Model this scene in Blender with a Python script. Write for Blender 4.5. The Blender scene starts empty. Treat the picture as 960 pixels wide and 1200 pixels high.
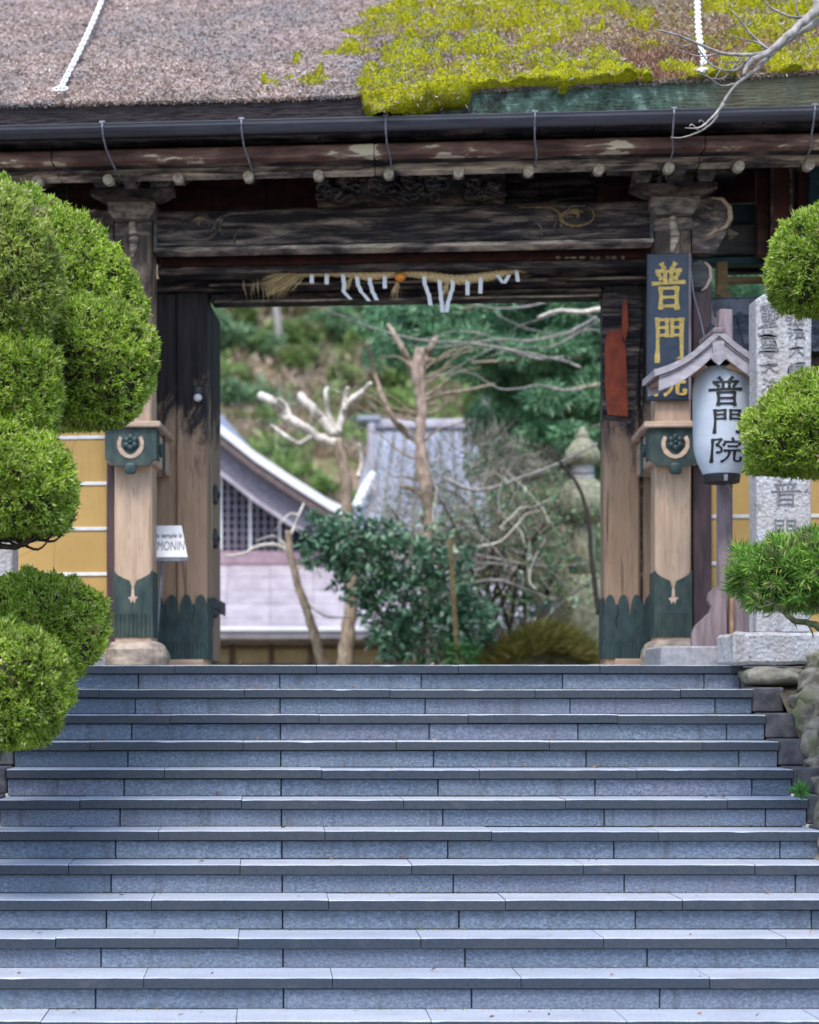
import bpy, bmesh, math, random
import numpy as np
from mathutils import Vector, Matrix
R = math.radians
PI = math.pi
rnd = random.Random(7)
rng = np.random.default_rng(7)
scene = bpy.context.scene
COL = scene.collection

# ------------------------------------------------------------------ camera
F, CX, HY = 2200.0, 315.0, 820.0         # focal length and principal point in photo pixels (960 x 1200)
ZC = -0.221                              # eye height, the landing of the stairs is z = 0
cam_d = bpy.data.cameras.new("camera")
cam = bpy.data.objects.new("camera", cam_d)
COL.objects.link(cam)
cam.location = (0, 0, ZC)
cam.rotation_euler = (R(90), 0, 0)
cam_d.sensor_fit = 'VERTICAL'
cam_d.sensor_height = 36
cam_d.sensor_width = 36
cam_d.lens = F / 1200 * 36
cam_d.shift_x = (480 - CX) / 1200
cam_d.shift_y = (HY - 600) / 1200
cam_d.clip_end = 600
cam_d.dof.use_dof = True
cam_d.dof.focus_distance = 10.3
cam_d.dof.aperture_fstop = 1.55
cam_d.dof.aperture_blades = 8
scene.camera = cam

# ------------------------------------------------------------------ sky, sun, exposure
SUN_EL, SUN_AZ = 59, 195                 # azimuth clockwise from +Y: the sun stands behind the photographer, to the left
world = bpy.data.worlds.new("World")
scene.world = world
world.use_nodes = True
wn = world.node_tree
bg = wn.nodes["Background"]
sky = wn.nodes.new("ShaderNodeTexSky")
sky.sky_type = 'NISHITA'
sky.sun_disc = False
sky.sun_elevation = R(SUN_EL)
sky.sun_rotation = R(SUN_AZ)
sky.air_density = 1.0
sky.dust_density = 1.4
sky.ozone_density = 1.4
wn.links.new(sky.outputs[0], bg.inputs[0])
bg.inputs[1].default_value = 0.135
sun_d = bpy.data.lights.new("sun", 'SUN')
sun_d.energy = 1.2
sun_d.angle = R(24)
sun_d.color = (1.0, 0.965, 0.91)
sun = bpy.data.objects.new("sun", sun_d)
COL.objects.link(sun)
sd = Vector((math.sin(R(SUN_AZ)) * math.cos(R(SUN_EL)), math.cos(R(SUN_AZ)) * math.cos(R(SUN_EL)), math.sin(R(SUN_EL))))
sun.rotation_euler = sd.to_track_quat('Z', 'Y').to_euler()
sun.location = sd * 30
vs = scene.view_settings
vs.view_transform = 'Standard'
vs.look = 'None'
vs.exposure = 1.45
vs.gamma = 1.0
vs.use_curve_mapping = False

# ------------------------------------------------------------------ frames: world, and the gate (turned 4.5 degrees)
TH = R(4.5)
GO = Vector((0, 13.43, 0))
EU = Vector((math.cos(TH), -math.sin(TH), 0))
EW = Vector((math.sin(TH), math.cos(TH), 0))
def wp(x, y, D):
    return Vector(((x - CX) / F * D, D, ZC + (HY - y) / F * D))
def gl(x, y, w):
    a = (x - CX) / F
    Y = (w + GO.dot(EW)) / (a * math.sin(TH) + math.cos(TH))
    P = Vector((a * Y, Y, 0)) - GO
    return Vector((P.dot(EU), w, ZC + (HY - y) / F * Y))
def gworld(p):
    return GO + EU * p[0] + EW * p[1] + Vector((0, 0, p[2]))
def GU(x, w): return gl(x, 500, w)[0]
def GZ(y, w, x=470): return gl(x, y, w)[2]

# ------------------------------------------------------------------ objects
OFF = {}
def tag(o, label=None, cat=None, group=None, kind=None):
    if label: o["label"] = label
    if cat: o["category"] = cat
    if group: o["group"] = group
    if kind: o["kind"] = kind
    return o
def place(o, base, frame):
    b = Vector(base)
    if frame == 'G':
        o.location = gworld(b); o.rotation_euler = (0, 0, -TH)
    else:
        o.location = b
def thing(name, label, cat, base=(0, 0, 0), frame='W', group=None, kind=None):
    o = bpy.data.objects.new(name, None)
    o.empty_display_size = 0.1
    COL.objects.link(o)
    place(o, base, frame)
    OFF[o.name] = Vector(base)
    return tag(o, label, cat, group, kind)
def link_mesh(me, name, mat, parent=None, base=None, frame='W'):
    o = bpy.data.objects.new(name, me)
    COL.objects.link(o)
    if mat is not None:
        for m in (mat if isinstance(mat, (list, tuple)) else [mat]): me.materials.append(m)
    if parent is not None:
        o.parent = parent
        OFF[o.name] = OFF[parent.name]
    else:
        base = base or (0, 0, 0)
        place(o, base, frame)
        OFF[o.name] = Vector(base)
    return o
class MB:
    def __init__(s): s.v = []; s.f = []; s.mi = []; s.cm = 0
    def add(s, vs_, fs_):
        n = len(s.v); s.v += [tuple(p) for p in vs_]
        for f in fs_: s.f.append(tuple(i + n for i in f)); s.mi.append(s.cm)
        return s
    def box(s, x0, x1, y0, y1, z0, z1, c=0.004):
        if x0 > x1: x0, x1 = x1, x0
        if y0 > y1: y0, y1 = y1, y0
        if z0 > z1: z0, z1 = z1, z0
        c = min(c, (x1-x0)*.3, (y1-y0)*.3, (z1-z0)*.3)
        lo = (x0, y0, z0); hi = (x1, y1, z1)
        if c <= 0.0002:
            vs_ = [((x0, x1)[i & 1], (y0, y1)[i >> 1 & 1], (z0, z1)[i >> 2]) for i in range(8)]
            return s.add(vs_, [(0,2,3,1),(4,5,7,6),(0,1,5,4),(2,6,7,3),(0,4,6,2),(1,3,7,5)])
        vs_ = []; idx = {}
        for k in range(8):
            sg = (k & 1, k >> 1 & 1, k >> 2)
            for a in range(3):
                p = []
                for b in range(3):
                    e = hi[b] if sg[b] else lo[b]
                    if b != a: e += -c if sg[b] else c
                    p.append(e)
                idx[(k, a)] = len(vs_); vs_.append(tuple(p))
        fs_ = []
        cen = Vector([(lo[i]+hi[i])/2 for i in range(3)])
        def put(f):
            p = [Vector(vs_[i]) for i in f]
            n = (p[1]-p[0]).cross(p[2]-p[0])
            m = sum(p, Vector())/len(p) - cen
            fs_.append(tuple(f) if n.dot(m) > 0 else tuple(reversed(f)))
        for a in range(3):
            o1, o2 = [b for b in range(3) if b != a]
            for sgn in (0, 1):
                ks = [sgn << a, sgn << a | 1 << o1, sgn << a | 1 << o1 | 1 << o2, sgn << a | 1 << o2]
                put([idx[(k, a)] for k in ks])
            for q in range(4):
                k0 = (q & 1) << o1 | (q >> 1) << o2; k1 = k0 | 1 << a
                put([idx[(k0, o1)], idx[(k1, o1)], idx[(k1, o2)], idx[(k0, o2)]])
        for k in range(8): put([idx[(k, 0)], idx[(k, 1)], idx[(k, 2)]])
        return s.add(vs_, fs_)
    def prism(s, poly, w0, w1, axis='w'):
        # poly in (u, z), extruded along w (axis 'w') ; or poly in (w, z) extruded along u (axis 'u')
        n = len(poly)
        ar = sum(poly[i][0]*poly[(i+1) % n][1] - poly[(i+1) % n][0]*poly[i][1] for i in range(n))
        if ar < 0: poly = list(reversed(poly))
        if axis == 'w':
            if w0 > w1: w0, w1 = w1, w0
            vs_ = [(p[0], w0, p[1]) for p in poly] + [(p[0], w1, p[1]) for p in poly]
            fs_ = [tuple(range(n)), tuple(range(2*n-1, n-1, -1))] + [(i, i+n, (i+1) % n + n, (i+1) % n) for i in range(n)]
        else:
            if w0 > w1: w0, w1 = w1, w0
            vs_ = [(w0, p[0], p[1]) for p in poly] + [(w1, p[0], p[1]) for p in poly]
            fs_ = [tuple(range(n-1, -1, -1)), tuple(range(n, 2*n))] + [(i, (i+1) % n, (i+1) % n + n, i+n) for i in range(n)]
        return s.add(vs_, fs_)
    def tube(s, pts, rad, seg=8, cap=True):
        pts = [Vector(p) for p in pts]; n = len(pts)
        if not hasattr(rad, '__len__'): rad = [rad]*n
        vs_ = []; fs_ = []
        prev = None
        for i, p in enumerate(pts):
            d = (pts[min(i+1, n-1)] - pts[max(i-1, 0)])
            if d.length < 1e-9: d = Vector((0, 0, 1))
            d.normalize()
            if prev is None:
                a = Vector((0, 0, 1)) if abs(d.z) < .9 else Vector((1, 0, 0))
            else: a = prev
            x = (a - d*a.dot(d))
            if x.length < 1e-6: x = d.orthogonal()
            x.normalize(); prev = x; y = d.cross(x)
            for k in range(seg):
                t = 2*PI*k/seg
                vs_.append(p + (x*math.cos(t) + y*math.sin(t))*rad[i])
        for i in range(n-1):
            for k in range(seg):
                a = i*seg+k; b = i*seg+(k+1) % seg
                fs_.append((a, b, b+seg, a+seg))
        if cap:
            fs_.append(tuple(range(seg-1, -1, -1))); fs_.append(tuple(range((n-1)*seg, n*seg)))
        return s.add(vs_, fs_)
    def lathe(s, prof, c=(0, 0, 0), seg=24):
        vs_ = []; fs_ = []; n = len(prof)
        for r_, z in prof:
            for k in range(seg):
                t = 2*PI*k/seg
                vs_.append((c[0]+r_*math.cos(t), c[1]+r_*math.sin(t), c[2]+z))
        for i in range(n-1):
            for k in range(seg):
                a = i*seg+k; b = i*seg+(k+1) % seg
                fs_.append((a, b, b+seg, a+seg))
        fs_.append(tuple(range(seg-1, -1, -1))); fs_.append(tuple(range((n-1)*seg, n*seg)))
        return s.add(vs_, fs_)
    def lump(s, c, r_, seed=0, amp=.12, seg=16, rings=10, flat=None, sq=1.0):
        c = Vector(c); q = random.Random(seed); ph = [Vector((q.uniform(-1, 1), q.uniform(-1, 1), q.uniform(-1, 1)))*3 for _ in range(6)]
        fr = [q.uniform(1.3, 4.5) for _ in range(6)]
        vs_ = []; fs_ = []
        for i in range(rings+1):
            ph1 = PI*i/rings
            for k in range(seg):
                t = 2*PI*k/seg
                d = Vector((math.sin(ph1)*math.cos(t), math.sin(ph1)*math.sin(t), math.cos(ph1)))
                if sq != 1.0: d = Vector([math.copysign(abs(e)**sq, e) for e in d])
                m = 1 + amp*sum(math.sin(fr[j]*(d.dot(ph[j].normalized())*2) + ph[j].x) for j in range(6))/2.2
                p = Vector((d.x*r_[0], d.y*r_[1], d.z*r_[2]))*m
                if flat is not None and p.z < -flat*r_[2]: p.z = -flat*r_[2]
                vs_.append(c+p)
        for i in range(rings):
            for k in range(seg):
                a = i*seg+k; b = i*seg+(k+1) % seg
                fs_.append((a, a+seg, b+seg, b))
        return s.add(vs_, fs_)
    def mesh(s, name, off, smooth=False):
        me = bpy.data.meshes.new(name)
        o = off
        me.from_pydata([(p[0]-o[0], p[1]-o[1], p[2]-o[2]) for p in s.v], [], s.f)
        if any(s.mi): me.polygons.foreach_set('material_index', s.mi)
        if smooth: me.polygons.foreach_set('use_smooth', [True]*len(me.polygons))
        me.update()
        return me
    def build(s, name, mat, parent, label=None, smooth=False, kind=None):
        o = link_mesh(s.mesh(name, OFF[parent.name], smooth), name, mat, parent)
        return tag(o, label, None, None, kind)
    def single(s, name, mat, label, cat, base, frame='W', group=None, kind=None, smooth=False):
        o = link_mesh(s.mesh(name, Vector(base), smooth), name, mat, None, base, frame)
        return tag(o, label, cat, group, kind)
def dup(o, parent, delta=(0, 0, 0)):
    c = o.copy(); COL.objects.link(c); c.parent = parent
    c.location = Vector(o.location) + Vector(delta)
    OFF[c.name] = OFF[parent.name]
    return c
def np_mesh(name, V, Fc, mi=None, smooth=False):
    me = bpy.data.meshes.new(name)
    V = np.asarray(V, dtype=np.float32); Fc = np.asarray(Fc, dtype=np.int32)
    me.vertices.add(len(V)); me.vertices.foreach_set('co', V.ravel())
    k = Fc.shape[1]
    me.loops.add(Fc.size); me.loops.foreach_set('vertex_index', Fc.ravel())
    me.polygons.add(len(Fc)); me.polygons.foreach_set('loop_start', np.arange(0, Fc.size, k, dtype=np.int32))
    if mi is not None: me.polygons.foreach_set('material_index', np.asarray(mi, dtype=np.int32))
    if smooth: me.polygons.foreach_set('use_smooth', np.ones(len(Fc), dtype=bool))
    me.update(calc_edges=True)
    return me
def unit(a): return a/np.maximum(np.linalg.norm(a, axis=1, keepdims=True), 1e-9)
def sprigs(P, N, L, W, nb=4, spread=.7, droop=0.0):
    """many small leaf blades: nb diamonds growing from every point P about its direction N"""
    n = len(P)
    P = np.repeat(P, nb, 0); N = np.repeat(N, nb, 0)
    d = unit(N + spread*rng.normal(size=(n*nb, 3)) + np.array([0, 0, -droop]))
    l = L*rng.uniform(.55, 1.25, (n*nb, 1))
    s = unit(np.cross(d, rng.normal(size=(n*nb, 3))))
    b = unit(np.cross(d, s))
    w = W*rng.uniform(.7, 1.3, (n*nb, 1))
    a0 = P; a1 = P + d*l*.5 + s*w*.5; a2 = P + d*l + b*l*.15; a3 = P + d*l*.5 - s*w*.5
    V = np.stack([a0, a1, a2, a3], 1).reshape(-1, 3)
    Fc = np.arange(n*nb*4).reshape(-1, 4)
    return V, Fc
def join_np(parts):
    Vs, Fs, o = [], [], 0
    for V, Fc in parts:
        Vs.append(V); Fs.append(Fc+o); o += len(V)
    return np.concatenate(Vs), np.concatenate(Fs)
_lat = {}
def vnoise(x, y, seed=0):
    if seed not in _lat: _lat[seed] = np.random.default_rng(seed+100).uniform(-1, 1, (256, 256))
    g = _lat[seed]
    xi = np.floor(x).astype(int); yi = np.floor(y).astype(int); fx = x-xi; fy = y-yi
    fx = fx*fx*(3-2*fx); fy = fy*fy*(3-2*fy)
    a = g[xi % 256, yi % 256]; b = g[(xi+1) % 256, yi % 256]; c = g[xi % 256, (yi+1) % 256]; d = g[(xi+1) % 256, (yi+1) % 256]
    return (a*(1-fx)+b*fx)*(1-fy)+(c*(1-fx)+d*fx)*fy
def fbm(x, y, seed=0, oct=4):
    r_ = 0; am = 1; s_ = 0
    for i in range(oct): r_ = r_ + am*vnoise(x*2**i, y*2**i, seed+i); s_ += am; am *= .5
    return r_/s_

# ------------------------------------------------------------------ materials
def col(c): return (c[0], c[1], c[2], 1)
class Mat:
    def __init__(s, name):
        s.m = bpy.data.materials.new(name); s.m.use_nodes = True
        s.nt = s.m.node_tree; s.b = s.nt.nodes['Principled BSDF']; s.out = s.nt.nodes['Material Output']
        s.geo = s.nt.nodes.new('ShaderNodeNewGeometry'); s.pos = s.geo.outputs['Position']
    def link(s, a, b): s.nt.links.new(a, b)
    def scale(s, v, vec=None, off=(0, 0, 0)):
        n = s.nt.nodes.new('ShaderNodeMapping'); n.inputs['Scale'].default_value = v; n.inputs['Location'].default_value = off
        s.link(vec or s.pos, n.inputs[0]); return n.outputs[0]
    def noise(s, sc, vec=None, det=4, ro=.55, dist=0, out=0):
        n = s.nt.nodes.new('ShaderNodeTexNoise'); n.inputs['Scale'].default_value = sc; n.inputs['Detail'].default_value = det
        n.inputs['Roughness'].default_value = ro; n.inputs['Distortion'].default_value = dist
        s.link(vec or s.pos, n.inputs['Vector']); return n.outputs[out]
    def vor(s, sc, vec=None, feat='F1', out='Distance'):
        n = s.nt.nodes.new('ShaderNodeTexVoronoi'); n.inputs['Scale'].default_value = sc; n.feature = feat
        s.link(vec or s.pos, n.inputs['Vector']); return n.outputs[out]
    def ramp(s, fac, stops, interp='LINEAR'):
        n = s.nt.nodes.new('ShaderNodeValToRGB'); cr = n.color_ramp; cr.interpolation = interp
        while len(cr.elements) < len(stops): cr.elements.new(.5)
        for e, (p, c) in zip(cr.elements, stops):
            e.position = p; e.color = col(c) if hasattr(c, '__len__') else (c, c, c, 1)
        s.link(fac, n.inputs[0]); return n.outputs[0]
    def mix(s, fac, a, b, mode='MIX'):
        n = s.nt.nodes.new('ShaderNodeMix'); n.data_type = 'RGBA'; n.blend_type = mode
        for inp, v in ((n.inputs[0], fac), (n.inputs[6], a), (n.inputs[7], b)):
            if hasattr(v, 'links') or isinstance(v, bpy.types.NodeSocket): s.link(v, inp)
            elif hasattr(v, '__len__'): inp.default_value = col(v)
            else: inp.default_value = v
        return n.outputs[2]
    def math(s, op, a, b=0.0, c=None, clamp=False):
        n = s.nt.nodes.new('ShaderNodeMath'); n.operation = op; n.use_clamp = clamp
        for inp, v in zip(n.inputs, (a, b) if c is None else (a, b, c)):
            if isinstance(v, bpy.types.NodeSocket): s.link(v, inp)
            else: inp.default_value = v
        return n.outputs[0]
    def sep(s, i, vec=None):
        n = s.nt.nodes.new('ShaderNodeSeparateXYZ'); s.link(vec or s.pos, n.inputs[0]); return n.outputs[i]
    def objpos(s): 
        n = s.nt.nodes.new('ShaderNodeTexCoord'); return n.outputs['Object']
    def island(s): return s.geo.outputs['Random Per Island']
    def objrand(s):
        n = s.nt.nodes.new('ShaderNodeObjectInfo'); return n.outputs['Random']
    def done(s, color, rough=.7, bump=None, strength=.4, dist=.01, spec=.4, metal=0, trans=0):
        if isinstance(color, bpy.types.NodeSocket): s.link(color, s.b.inputs['Base Color'])
        else: s.b.inputs['Base Color'].default_value = col(color)
        if isinstance(rough, bpy.types.NodeSocket): s.link(rough, s.b.inputs['Roughness'])
        else: s.b.inputs['Roughness'].default_value = rough
        s.b.inputs['Specular IOR Level'].default_value = spec
        s.b.inputs['Metallic'].default_value = metal
        if bump is not None:
            n = s.nt.nodes.new('ShaderNodeBump'); n.inputs['Strength'].default_value = strength; n.inputs['Distance'].default_value = dist
            s.link(bump, n.inputs['Height']); s.link(n.outputs[0], s.b.inputs['Normal'])
        if trans > 0:
            t = s.nt.nodes.new('ShaderNodeBsdfTranslucent')
            if isinstance(color, bpy.types.NodeSocket): s.link(color, t.inputs[0])
            else: t.inputs[0].default_value = col(color)
            x = s.nt.nodes.new('ShaderNodeMixShader'); x.inputs[0].default_value = trans
            s.link(s.b.outputs[0], x.inputs[1]); s.link(t.outputs[0], x.inputs[2]); s.link(x.outputs[0], s.out.inputs[0])
        return s.m
M = {}
def simple(name, c0, c1, sc=(6, 6, 6), rough=.7, bump=.3, dist=.006, n=3, spec=.4, metal=0, lo=.35, hi=.65, det=6, var=.12):
    m = Mat(name); v = m.scale(sc)
    f = m.noise(n, v, det, .6)
    c = m.ramp(f, [(lo, c0), (hi, c1)])
    if var:
        g = m.math('MULTIPLY_ADD', m.objrand(), 2*var, 1-var)
        cb = m.nt.nodes.new('ShaderNodeCombineXYZ')
        for i in range(3): m.link(g, cb.inputs[i])
        c = m.mix(1.0, c, cb.outputs[0], 'MULTIPLY')
    M[name] = m.done(c, rough, f, bump, dist, spec, metal)
    return M[name]

# stone of the steps: bush-hammered blue-grey granite risers, honed darker nosing slabs
m = Mat('riser_granite')
n1 = m.noise(52, m.scale((1, 1, 1.4)), 5, .8); n2 = m.noise(3, None, 3, .6); n3 = m.noise(190, None, 2, .6)
c = m.ramp(n1, [(.30, (.068, .09, .125)), (.5, (.155, .20, .27)), (.72, (.32, .39, .49))])
c = m.mix(m.ramp(n2, [(.4, 0), (.7, .5)]), c, (.13, .15, .185))
st = m.noise(2.2, m.scale((5, 1, .8)), 5, .7)
c = m.mix(m.ramp(st, [(.55, 0), (.70, .55)]), c, (.075, .08, .10))
st2 = m.noise(5.5, None, 4, .7)
c = m.mix(m.ramp(st2, [(.66, 0), (.74, .35)]), c, (.30, .24, .27))
c = m.mix(m.ramp(n3, [(.64, 0), (.72, .5)]), c, (.03, .035, .05))
c = m.mix(1.0, c, m.ramp(m.objrand(), [(0, (.72, .76, .80)), (.5, (1, 1, 1)), (1, (1.08, .98, 1.0))]), 'MULTIPLY')
M['riser'] = m.done(c, .75, m.math('ADD', n1, n3), .9, .01, .4)
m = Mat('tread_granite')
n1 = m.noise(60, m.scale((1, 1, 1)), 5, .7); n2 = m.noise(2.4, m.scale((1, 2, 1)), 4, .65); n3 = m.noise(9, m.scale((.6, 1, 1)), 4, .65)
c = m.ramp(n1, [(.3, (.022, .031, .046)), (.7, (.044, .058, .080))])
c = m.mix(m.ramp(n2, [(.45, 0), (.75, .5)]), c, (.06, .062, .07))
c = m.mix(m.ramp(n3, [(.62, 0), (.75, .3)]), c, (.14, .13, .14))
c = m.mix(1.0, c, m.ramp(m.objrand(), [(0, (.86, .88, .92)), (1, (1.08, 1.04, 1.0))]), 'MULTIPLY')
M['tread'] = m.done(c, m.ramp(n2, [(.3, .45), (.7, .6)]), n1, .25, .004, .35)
m = Mat('tread_skylit_granite')  # sky reflection on the treads, painted in as a paler stone colour
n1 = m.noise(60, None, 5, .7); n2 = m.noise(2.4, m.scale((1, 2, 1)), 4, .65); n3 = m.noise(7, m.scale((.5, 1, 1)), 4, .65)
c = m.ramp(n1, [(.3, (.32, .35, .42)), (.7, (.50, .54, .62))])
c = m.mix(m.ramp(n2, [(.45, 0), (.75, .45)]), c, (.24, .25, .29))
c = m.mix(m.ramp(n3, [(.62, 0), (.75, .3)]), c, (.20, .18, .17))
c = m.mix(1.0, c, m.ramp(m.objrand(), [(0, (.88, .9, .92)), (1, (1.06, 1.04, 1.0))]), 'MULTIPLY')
M['tread_skylit'] = m.done(c, .5, n1, .25, .003, .5)
simple('joint_mortar', (.02, .02, .02), (.06, .055, .05), (8, 8, 8), .95)
simple('kerb_stone', (.045, .045, .055), (.13, .12, .13), (3, 3, 3), .85, .5, .01, 4)
# weathered pale granite
m = Mat('pale_granite')
n1 = m.noise(45, None, 5, .7); n2 = m.noise(5, m.scale((1, 1, .5)), 5, .65); n3 = m.vor(38)
c = m.ramp(n1, [(.28, (.24, .24, .26)), (.5, (.48, .475, .49)), (.75, (.66, .65, .66))])
c = m.mix(m.ramp(n2, [(.42, 0), (.62, .7)]), c, (.36, .31, .28))
c = m.mix(m.ramp(m.noise(3, m.scale((3, 3, .5)), 5, .7), [(.56, 0), (.7, .6)]), c, (.16, .15, .145))
c = m.mix(m.ramp(m.noise(14, None, 4, .7), [(.60, 0), (.68, .75)]), c, (.08, .08, .09))
M['pale_granite'] = m.done(c, .8, m.math('ADD', n1, m.math('MULTIPLY', n3, .6)), .9, .012, .3)
m = Mat('mossy_rock')
n1 = m.noise(9, None, 6, .65); n2 = m.noise(3.2, None, 4, .6)
c = m.ramp(n1, [(.3, (.09, .08, .07)), (.55, (.27, .25, .20)), (.75, (.42, .40, .34))])
c = m.mix(m.ramp(n2, [(.5, 0), (.62, .6)]), c, (.13, .15, .05))
M['rock'] = m.done(c, .9, n1, .8, .03, .2)
simple('dirt', (.05, .04, .03), (.15, .12, .085), (2, 2, 2), .95, .6, .03, 4, var=0)
simple('asphalt', (.045, .045, .047), (.07, .07, .072), (20, 20, 20), .85, .4, .004, 4, var=0)
simple('paving', (.12, .12, .125), (.24, .23, .225), (3, 3, 3), .8, .4, .006, 5)

# gate timber
m = Mat('blackened_timber')   # old lacquer gone black, the wood showing bare and silvery in worn streaks
v = m.scale((1.1, 1.5, 9)); n1 = m.noise(2.6, v, 6, .68, .4); n2 = m.noise(1.6, m.scale((1, 1, 2.2)), 4, .6); n3 = m.noise(30, m.scale((.3, 1, 3)), 3, .6)
c = m.ramp(n1, [(.34, (.007, .006, .010)), (.47, (.024, .019, .022)), (.57, (.10, .078, .07)), (.70, (.29, .23, .18))])
c = m.mix(m.ramp(n2, [(.6, 0), (.72, .5)]), c, (.06, .022, .018))
M['black'] = m.done(c, .7, m.math('ADD', n1, m.math('MULTIPLY', n3, .3)), .6, .012, .22)
m = Mat('worn_eave_board')
v = m.scale((1.5, 1, 12)); n1 = m.noise(2.0, v, 6, .65, .3); n2 = m.noise(22, m.scale((.4, 1, 3)), 3, .6)
c = m.ramp(n1, [(.32, (.02, .018, .022)), (.42, (.09, .075, .07)), (.50, (.30, .24, .20)), (.62, (.66, .54, .41))])
M['worn'] = m.done(c, .75, m.math('ADD', n1, m.math('MULTIPLY', n2, .3)), .7, .012, .3)
m = Mat('red_brown_board')
v = m.scale((1.4, 1, 7)); n1 = m.noise(1.7, v, 5, .6, .2)
c = m.ramp(n1, [(.38, (.05, .022, .02)), (.52, (.14, .07, .055)), (.60, (.22, .13, .10)), (.625, (.62, .52, .38))])
M['redboard'] = m.done(c, .7, n1, .5, .01, .35)
simple('dark_red_lacquer', (.03, .008, .010), (.11, .028, .022), (2, 2, 5), .6, .3, .006, 3, var=.1)
simple('bare_timber_end', (.26, .21, .16), (.56, .49, .40), (14, 14, 14), .8, .3, .006, 3)
def tanmat(name, stain_lo, stain_hi, base0=(.36, .225, .14), base1=(.56, .385, .26), amount=.75, wild=3.0, soft=.3):
    m = Mat(name)
    g = m.noise(3.0, m.scale((9, 9, .7)), 6, .65, .3); g2 = m.noise(1.3, m.scale((2, 2, 1.1)), 4, .6); g3 = m.noise(26, m.scale((3, 3, .25)), 3, .6)
    c = m.ramp(g, [(.3, base0), (.7, base1)])
    c = m.mix(m.ramp(g2, [(.42, 0), (.7, .45)]), c, (.30, .20, .15))
    c = m.mix(m.ramp(g3, [(.58, 0), (.68, .45)]), c, (.15, .10, .07))
    cr = m.noise(9, m.scale((3, 3, .12)), 2, .5)
    c = m.mix(m.ramp(cr, [(.67, 0), (.69, .6)]), c, (.07, .05, .04))
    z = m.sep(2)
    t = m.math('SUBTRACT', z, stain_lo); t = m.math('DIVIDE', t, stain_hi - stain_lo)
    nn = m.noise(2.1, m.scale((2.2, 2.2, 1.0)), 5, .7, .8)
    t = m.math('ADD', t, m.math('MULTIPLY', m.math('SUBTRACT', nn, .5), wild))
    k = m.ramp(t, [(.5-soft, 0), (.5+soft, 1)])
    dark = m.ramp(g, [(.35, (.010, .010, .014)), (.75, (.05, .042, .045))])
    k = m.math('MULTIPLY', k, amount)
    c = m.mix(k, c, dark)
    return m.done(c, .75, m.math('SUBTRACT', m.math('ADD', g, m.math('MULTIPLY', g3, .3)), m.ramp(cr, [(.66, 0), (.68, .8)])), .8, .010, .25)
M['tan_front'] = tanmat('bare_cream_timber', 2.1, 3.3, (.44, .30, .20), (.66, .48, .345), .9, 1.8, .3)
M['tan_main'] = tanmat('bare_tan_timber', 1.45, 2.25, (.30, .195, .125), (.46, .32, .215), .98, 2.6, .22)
simple('cream_wood', (.40, .28, .20), (.60, .44, .33), (2, 2, 10), .72, .35, .006, 3)
simple('purple_brown_post', (.045, .028, .032), (.10, .06, .062), (8, 8, 1), .65, .3, .005, 3)
simple('verdigris_copper', (.010, .030, .030), (.050, .072, .062), (4, 4, 1.5), .6, .4, .004, 4, .45)
simple('verdigris_boss', (.006, .024, .028), (.028, .068, .068), (5, 5, 2.5), .5, .3, .004, 4, .6)
simple('teal_paint', (.012, .055, .065), (.04, .10, .11), (2, 2, 6), .6, .4, .006, 3)
simple('grey_green_board', (.05, .055, .06), (.12, .12, .12), (1.5, 1.5, 8), .7, .4, .006, 3)
simple('ochre_timber', (.20, .13, .06), (.36, .25, .13), (2, 2, 5), .75, .4, .006, 3)
simple('vermilion_paint', (.22, .045, .022), (.42, .08, .035), (5, 5, 3), .7, .4, .004, 3)
simple('gutter_metal', (.022, .022, .034), (.05, .048, .066), (1, 1, 8), .36, .1, .002, 3, .6)
simple('dark_iron', (.02, .022, .028), (.07, .07, .08), (5, 5, 5), .5, .2, .002, 3)
simple('pale_steel', (.12, .13, .16), (.26, .27, .31), (5, 5, 5), .4, .1, .002, 3)
simple('gold_leaf', (.42, .27, .05), (.70, .48, .12), (14, 14, 14), .5, .2, .002, 3, .5)
simple('old_gold', (.22, .14, .05), (.42, .29, .13), (14, 14, 14), .6, .2, .002, 3, .5)
simple('sign_navy', (.006, .014, .035), (.018, .034, .065), (4, 4, 4), .4, .1, .002, 3, .5)
simple('ochre_plaster', (.44, .27, .095), (.55, .355, .13), (1.4, 1.4, 1.4), .85, .15, .004, 3, .2, var=.03)
m = Mat('ochre_plaster')
n1 = m.noise(1.3, None, 5, .6); n2 = m.noise(2.0, m.scale((4, 4, .5)), 5, .65); n3 = m.noise(40, None, 3, .6)
c = m.ramp(n1, [(.35, (.44, .275, .095)), (.65, (.56, .36, .13))])
c = m.mix(m.ramp(n2, [(.54, 0), (.72, .5)]), c, (.30, .20, .10))
c = m.mix(m.ramp(m.vor(1.1, None, 'DISTANCE_TO_EDGE'), [(0, .5), (.006, 0)]), c, (.16, .11, .06))
M['ochre_plaster'] = m.done(c, .85, m.math('ADD', n1, n3), .2, .004, .2)
simple('white_plaster', (.62, .61, .60), (.78, .76, .75), (4, 4, 4), .8, .2, .003, 3)
simple('roof_tile', (.035, .04, .055), (.10, .11, .14), (5, 5, 5), .5, .3, .004, 3)
simple('pink_bark', (.26, .18, .14), (.56, .43, .35), (5, 5, 3), .85, .6, .01, 4, var=0)
simple('white_paint', (.74, .74, .76), (.80, .80, .82), (5, 5, 5), .5, .05, .001, 3, var=.02)
simple('black_ink', (.008, .010, .012), (.015, .016, .018), (5, 5, 5), .6, .05, .001, 3, var=0)
simple('scroll_gold', (.10, .065, .035), (.28, .18, .07), (14, 14, 14), .7, .2, .002, 3, .4)
simple('worn_ink', (.07, .07, .08), (.30, .29, .30), (30, 30, 30), .85, .3, .003, 3, var=0)
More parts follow.
